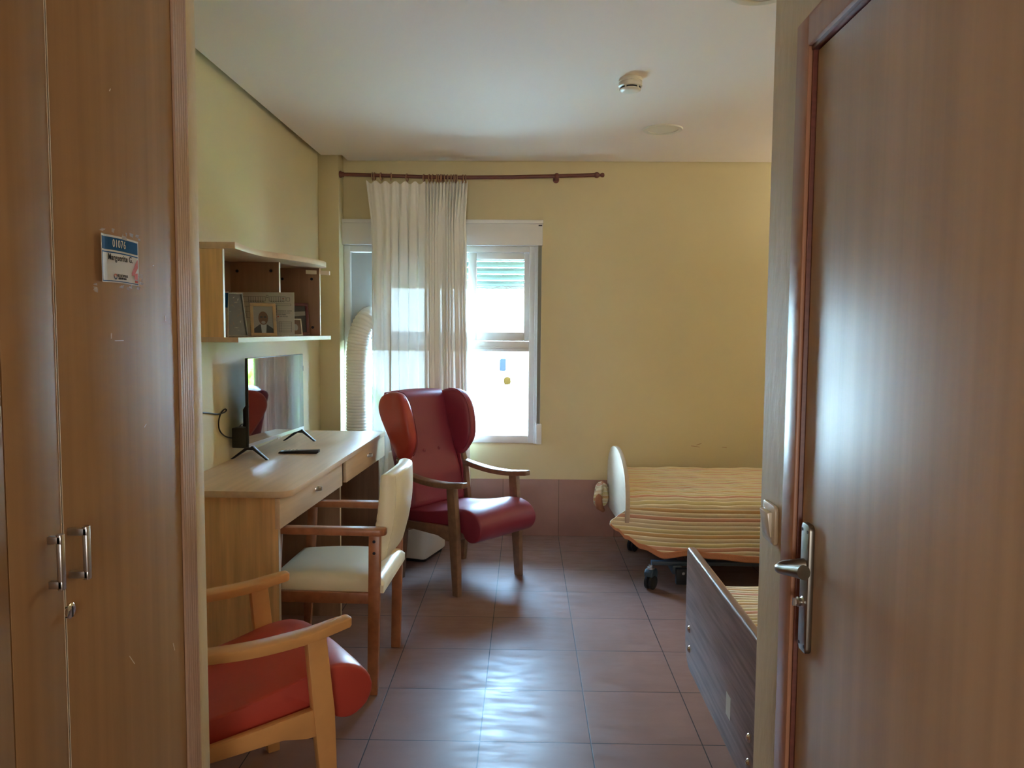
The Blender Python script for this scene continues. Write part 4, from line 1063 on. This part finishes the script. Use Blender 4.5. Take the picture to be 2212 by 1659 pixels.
def bed_far():
    o = (1.6, 4.72, 0)
    t = empty('hospital_bed', o, 0, 'adjustable care bed with pale oval footboard along the back wall', 'bed', 'care beds')
    L = lambda x, y, z: (x-o[0], y-o[1], z)
    # footboard: straight sides rising into an arch
    cy = 4.71; P = []
    hw = .478
    P += [(cy-hw+.05, .355), (cy-hw, .43), (cy-hw, .50)]
    for k in range(25):
        a = PI-PI*k/24; P.append((cy+hw*math.cos(a)*1.0, .52+.238*math.sin(a)**.85 if 0 < k < 24 else .52))
    P += [(cy+hw, .43), (cy+hw-.05, .30)]
    b = MB(); b.prism([(y-o[1], z) for y, z in P], 'x', .562-o[0], .588-o[0]); fb = b.build('footboard', M['footl'], t, bevel=.004)
    for y, z in ((5.13, .44), (5.13, .37)):
        b = MB(); b.box(.5605-o[0], .562-o[0], y-.004-o[1], y+.004-o[1], z-.012, z+.012); b.build('slot', M['black'], fb)
    # head board and mattress
    b = MB(); b.box(2.92-o[0], 2.945-o[0], 4.25-o[1], 5.18-o[1], .30, .95); b.build('headboard', M['footl'], t, bevel=.004)
    b = MB(); b.prism([(y-o[1], z) for y, z in rrect(4.30, 5.20, .41, .545, .03)], 'x', .60-o[0], 2.90-o[0]); b.build('mattress', M['paper'], t, bevel=.01)
    # steel base
    b = MB(); b.bar(L(.87, 4.30, .125), L(.87, 5.15, .125), .05, .05); b.build('cross_beam', M['bedsteel'], t, bevel=.003)
    b = MB(); b.bar(L(2.55, 4.30, .125), L(2.55, 5.15, .125), .05, .05); b.build('cross_beam', M['bedsteel'], t, bevel=.003)
    for y in (4.344, 5.106):
        b = MB(); b.bar(L(.73, y, .155), L(2.70, y, .155), .04, .022); b.build('rail', M['bedsteel'], t, bevel=.002)
    b = MB(); b.box(.86-o[0], 1.02-o[0], 4.27-o[1], 4.31-o[1], .05, .14); b.build('actuator_plate', M['rubber'], t, bevel=.004)
    b = MB(); b.lathe([(.001, -.004), (.008, -.003), (.009, 0), (.001, 0)], L(.90, 4.27, .115), 'y', 12); b.build('bolt', M['metal'], t)
    b = MB(); b.bar(L(1.05, 4.40, .17), L(1.9, 4.44, .36), .05, .04); b.bar(L(1.9, 4.98, .17), L(1.05, 5.0, .36), .05, .04); b.build('scissor_lift', M['bedsteel'], t, bevel=.003)
    b = MB(); b.box(.62-o[0], 2.88-o[0], 4.36-o[1], 5.12-o[1], .355, .395); b.build('platform', M['bedsteel'], t, bevel=.003)
    for x, y, a in ((.729, 4.344, .9), (.733, 5.106, .9), (2.70, 4.344, .3), (2.70, 5.106, .4)): caster('caster', x-o[0], y-o[1], t, a)
    # bedspread
    tab = [(.46, .405), (.52, .36), (.57, .315), (.66, .262), (.78, .215), (.92, .232), (1.05, .215), (1.27, .188), (1.6, .20), (2.0, .19), (2.9, .2)]
    hz = lambda x: lerp_tab(tab, x)
    def xl(z, y):
        if y > 4.42: return .592
        return lerp_tab([(.20, .47), (.40, .500), (.52, .575), (.57, .592)], z)
    sp = empty('bedspread', o, 0, 'orange and cream striped quilt spread over the far bed', 'bedspread', 'striped quilts')
    path = [(5.30, .40), (5.265, .50), (5.22, .548), (5.0, .557), (4.75, .562), (4.5, .562), (4.36, .556), (4.285, .535), (4.252, .49), (4.238, .42), (4.23, .30), (4.222, .20)]
    # the near side hangs from z .49 downwards
    P2 = path[:-3]+[(4.235, .40), (4.22, .20)]
    def sk(x, z): return .030*max(0, (.95-x)/.5)**1.5
    def quiltgrid():
        pts = spline([(y, z, 0) for y, z in path[:-3]], 10); D = [0]
        for p, q in zip(pts, pts[1:]): D.append(D[-1]+(q-p).length)
        tot = D[-1]; zs = path[-4][1]; ys_ = path[-4][0]; NS = 26
        def row(vv, x, hemfrac=None):
            pass
        def P_(x, j):      # j: arc index; 0..len(pts)-1 top, then side by fraction
            if j <= 1.0:
                s = j*tot; k = 0
                while k < len(D)-2 and D[k+1] < s: k += 1
                p = pts[k].lerp(pts[k+1], (s-D[k])/max(1e-6, D[k+1]-D[k]))
                z = p.y+.003*math.sin(x*13+p.x*17)+.002*math.sin(x*37+p.x*9); return (x, p.x, z), s+.0*x
            f = j-1.0; hzv = hz(x); z = zs-(zs-hzv)*f
            y = ys_-.020*f-.014*f*math.sin(x*8+.6)-.006*f*math.sin(x*19)
            return (x, y, z), tot+(zs-z)+sk(x, z)
        return P_
    P_ = quiltgrid()
    def mk(name, j0, j1, nx, nv, m, solid):
        b = MB()
        def xx(a, j):
            z = P_(1.0, j)[0][2] if j <= 1 else None
            if j <= 1:
                y = P_(1.0, j)[0][1]; x0 = .592 if y > 4.30 else .592-(4.30-y)/.05*.017
            else:
                f = j-1; x0 = .575-.095*math.sin(min(1, f*1.15)*PI/2)
            return x0+(2.90-x0)*a**1.6
        fn = lambda a, v: (lambda p: (p[0]-o[0], p[1]-o[1], p[2]))(P_(xx(a, j0+(j1-j0)*v), j0+(j1-j0)*v)[0])
        uf = lambda a, v: (lambda q: (xx(a, j0+(j1-j0)*v), q))(P_(xx(a, j0+(j1-j0)*v), j0+(j1-j0)*v)[1])
        b.grid(nx, nv, fn, uf); return b.build(name, m, sp, smooth=True, solid=solid)
    mk('cover', 0, 1.88, 160, 150, M['quilt'], .006); mk('border', 1.875, 2.0, 160, 5, M['hem'], .012)
    # far corner of the quilt bunched behind the footboard
    b = MB()
    def bn(a, v):
        an = 2*PI*a; r = .065*(math.sin(PI*v)**.6)*(1+.22*math.sin(3*an+5*v)+.12*math.sin(7*an))
        return (.515+r*.75*math.cos(an)-.01*v-o[0], 5.10+r*1.1*math.sin(an)-o[1]+.0, .475-.19*v+.0)
    b.grid(36, 24, bn, lambda a, v: (a*.3, .19*v+.01*math.sin(9*a))); b.build('hanging_corner', M['quilt'], sp, smooth=True, subsurf=1)
    b = MB(); b.tube([(.505-o[0], 5.06-o[1], .42), (.49-o[0], 5.04-o[1], .37), (.50-o[0], 5.06-o[1], .31), (.53-o[0], 5.09-o[1], .275)], [.018, .024, .026, .012], 10); b.build('border', M['hem'], sp, smooth=True)
bed_far()

def bed_near():
    o = (1.6, 2.18, 0)
    t = empty('hospital_bed', o, 0, 'care bed with dark walnut footboard partly hidden by the right wall', 'bed', 'care beds')
    # footboard
    P = rrect(1.745, 2.612, .335, .742, .055, 6, (1, 1.6, .35, .35))
    b = MB(); b.prism([(y-o[1], z) for y, z in P], 'x', .560-o[0], .588-o[0]); fb = b.build('footboard', M['walnut'], t, bevel=.008, seg=4)
    for y, z in ((2.545, .475), (2.535, .41), (1.85, .475), (1.85, .41)):
        b = MB(); b.lathe([(.001, -.007), (.006, -.006), (.011, -.002), (.012, 0), (.001, 0)], (.560-o[0], y-o[1], z), 'x', 18); b.build('bolt_cap', M['chrome'], fb, smooth=True)
    b = MB(); b.box(.5590-o[0], .5602-o[0], 2.02-o[1], 2.062-o[1], .43, .492); b.build('sticker', M['paper'], fb)
    b = MB(); b.box(2.92-o[0], 2.945-o[0], 1.75-o[1], 2.60-o[1], .33, .95); b.build('headboard', M['walnut'], t, bevel=.004)
    b = MB(); b.prism([(y-o[1], z) for y, z in rrect(1.78, 2.585, .46, .60, .03)], 'x', .62-o[0], 2.90-o[0]); b.build('mattress', M['paper'], t, bevel=.01)
    b = MB(); b.box(.66-o[0], 2.88-o[0], 1.84-o[1], 2.52-o[1], .40, .45); b.build('platform', M['bedsteel'], t, bevel=.003)
    for y in (1.86, 2.50):
        b = MB(); b.bar((.80-o[0], y-o[1], .155), (2.70-o[0], y-o[1], .155), .04, .022); b.build('rail', M['bedsteel'], t, bevel=.002)
    b = MB(); b.bar((.95-o[0], 1.86-o[1], .125), (.95-o[0], 2.50-o[1], .125), .05, .04); b.bar((2.5-o[0], 1.86-o[1], .125), (2.5-o[0], 2.50-o[1], .125), .05, .04); b.build('cross_beam', M['bedsteel'], t, bevel=.003)
    b = MB(); b.bar((1.05-o[0], 1.95-o[1], .17), (1.9-o[0], 1.98-o[1], .40), .05, .04); b.bar((1.9-o[0], 2.40-o[1], .17), (1.05-o[0], 2.42-o[1], .40), .05, .04); b.build('scissor_lift', M['bedsteel'], t, bevel=.003)
    for x, y in ((.82, 1.86), (.82, 2.50), (2.7, 1.86), (2.7, 2.50)): caster('caster', x-o[0], y-o[1], t, .5)
    sp = empty('bedspread', o, 0, 'orange and cream striped quilt on the near bed behind the walnut board', 'bedspread', 'striped quilts')
    path = [(2.625, .42), (2.622, .50), (2.605, .575), (2.56, .618), (2.45, .625), (2.2, .625), (1.95, .625), (1.82, .618), (1.765, .58), (1.742, .50), (1.74, .42)]
    pts = spline([(y, z, 0) for y, z in path], 10); D = [0]
    for p, q in zip(pts, pts[1:]): D.append(D[-1]+(q-p).length)
    def at(s):
        k = 0
        while k < len(D)-2 and D[k+1] < s: k += 1
        return pts[k].lerp(pts[k+1], (s-D[k])/max(1e-6, D[k+1]-D[k]))
    b = MB()
    def fn(a, v):
        p = at(D[-1]*v); e = min(1, a*14); rz = math.sqrt(max(0, 1-(1-e)**2))
        x = .604+(2.90-.604)*a**1.3 + (.0)
        top = max(0, (p.y-.5)/.125)
        return (x-o[0]+.0, p.x-o[1], p.y-.06*(1-rz)*top+.002*math.sin(x*21+p.x*13))
    b.grid(130, 110, fn, lambda a, v: (a*2.3, D[-1]*v+.3)); b.build('cover', M['quilt'], sp, smooth=True, solid=.006)
bed_near()
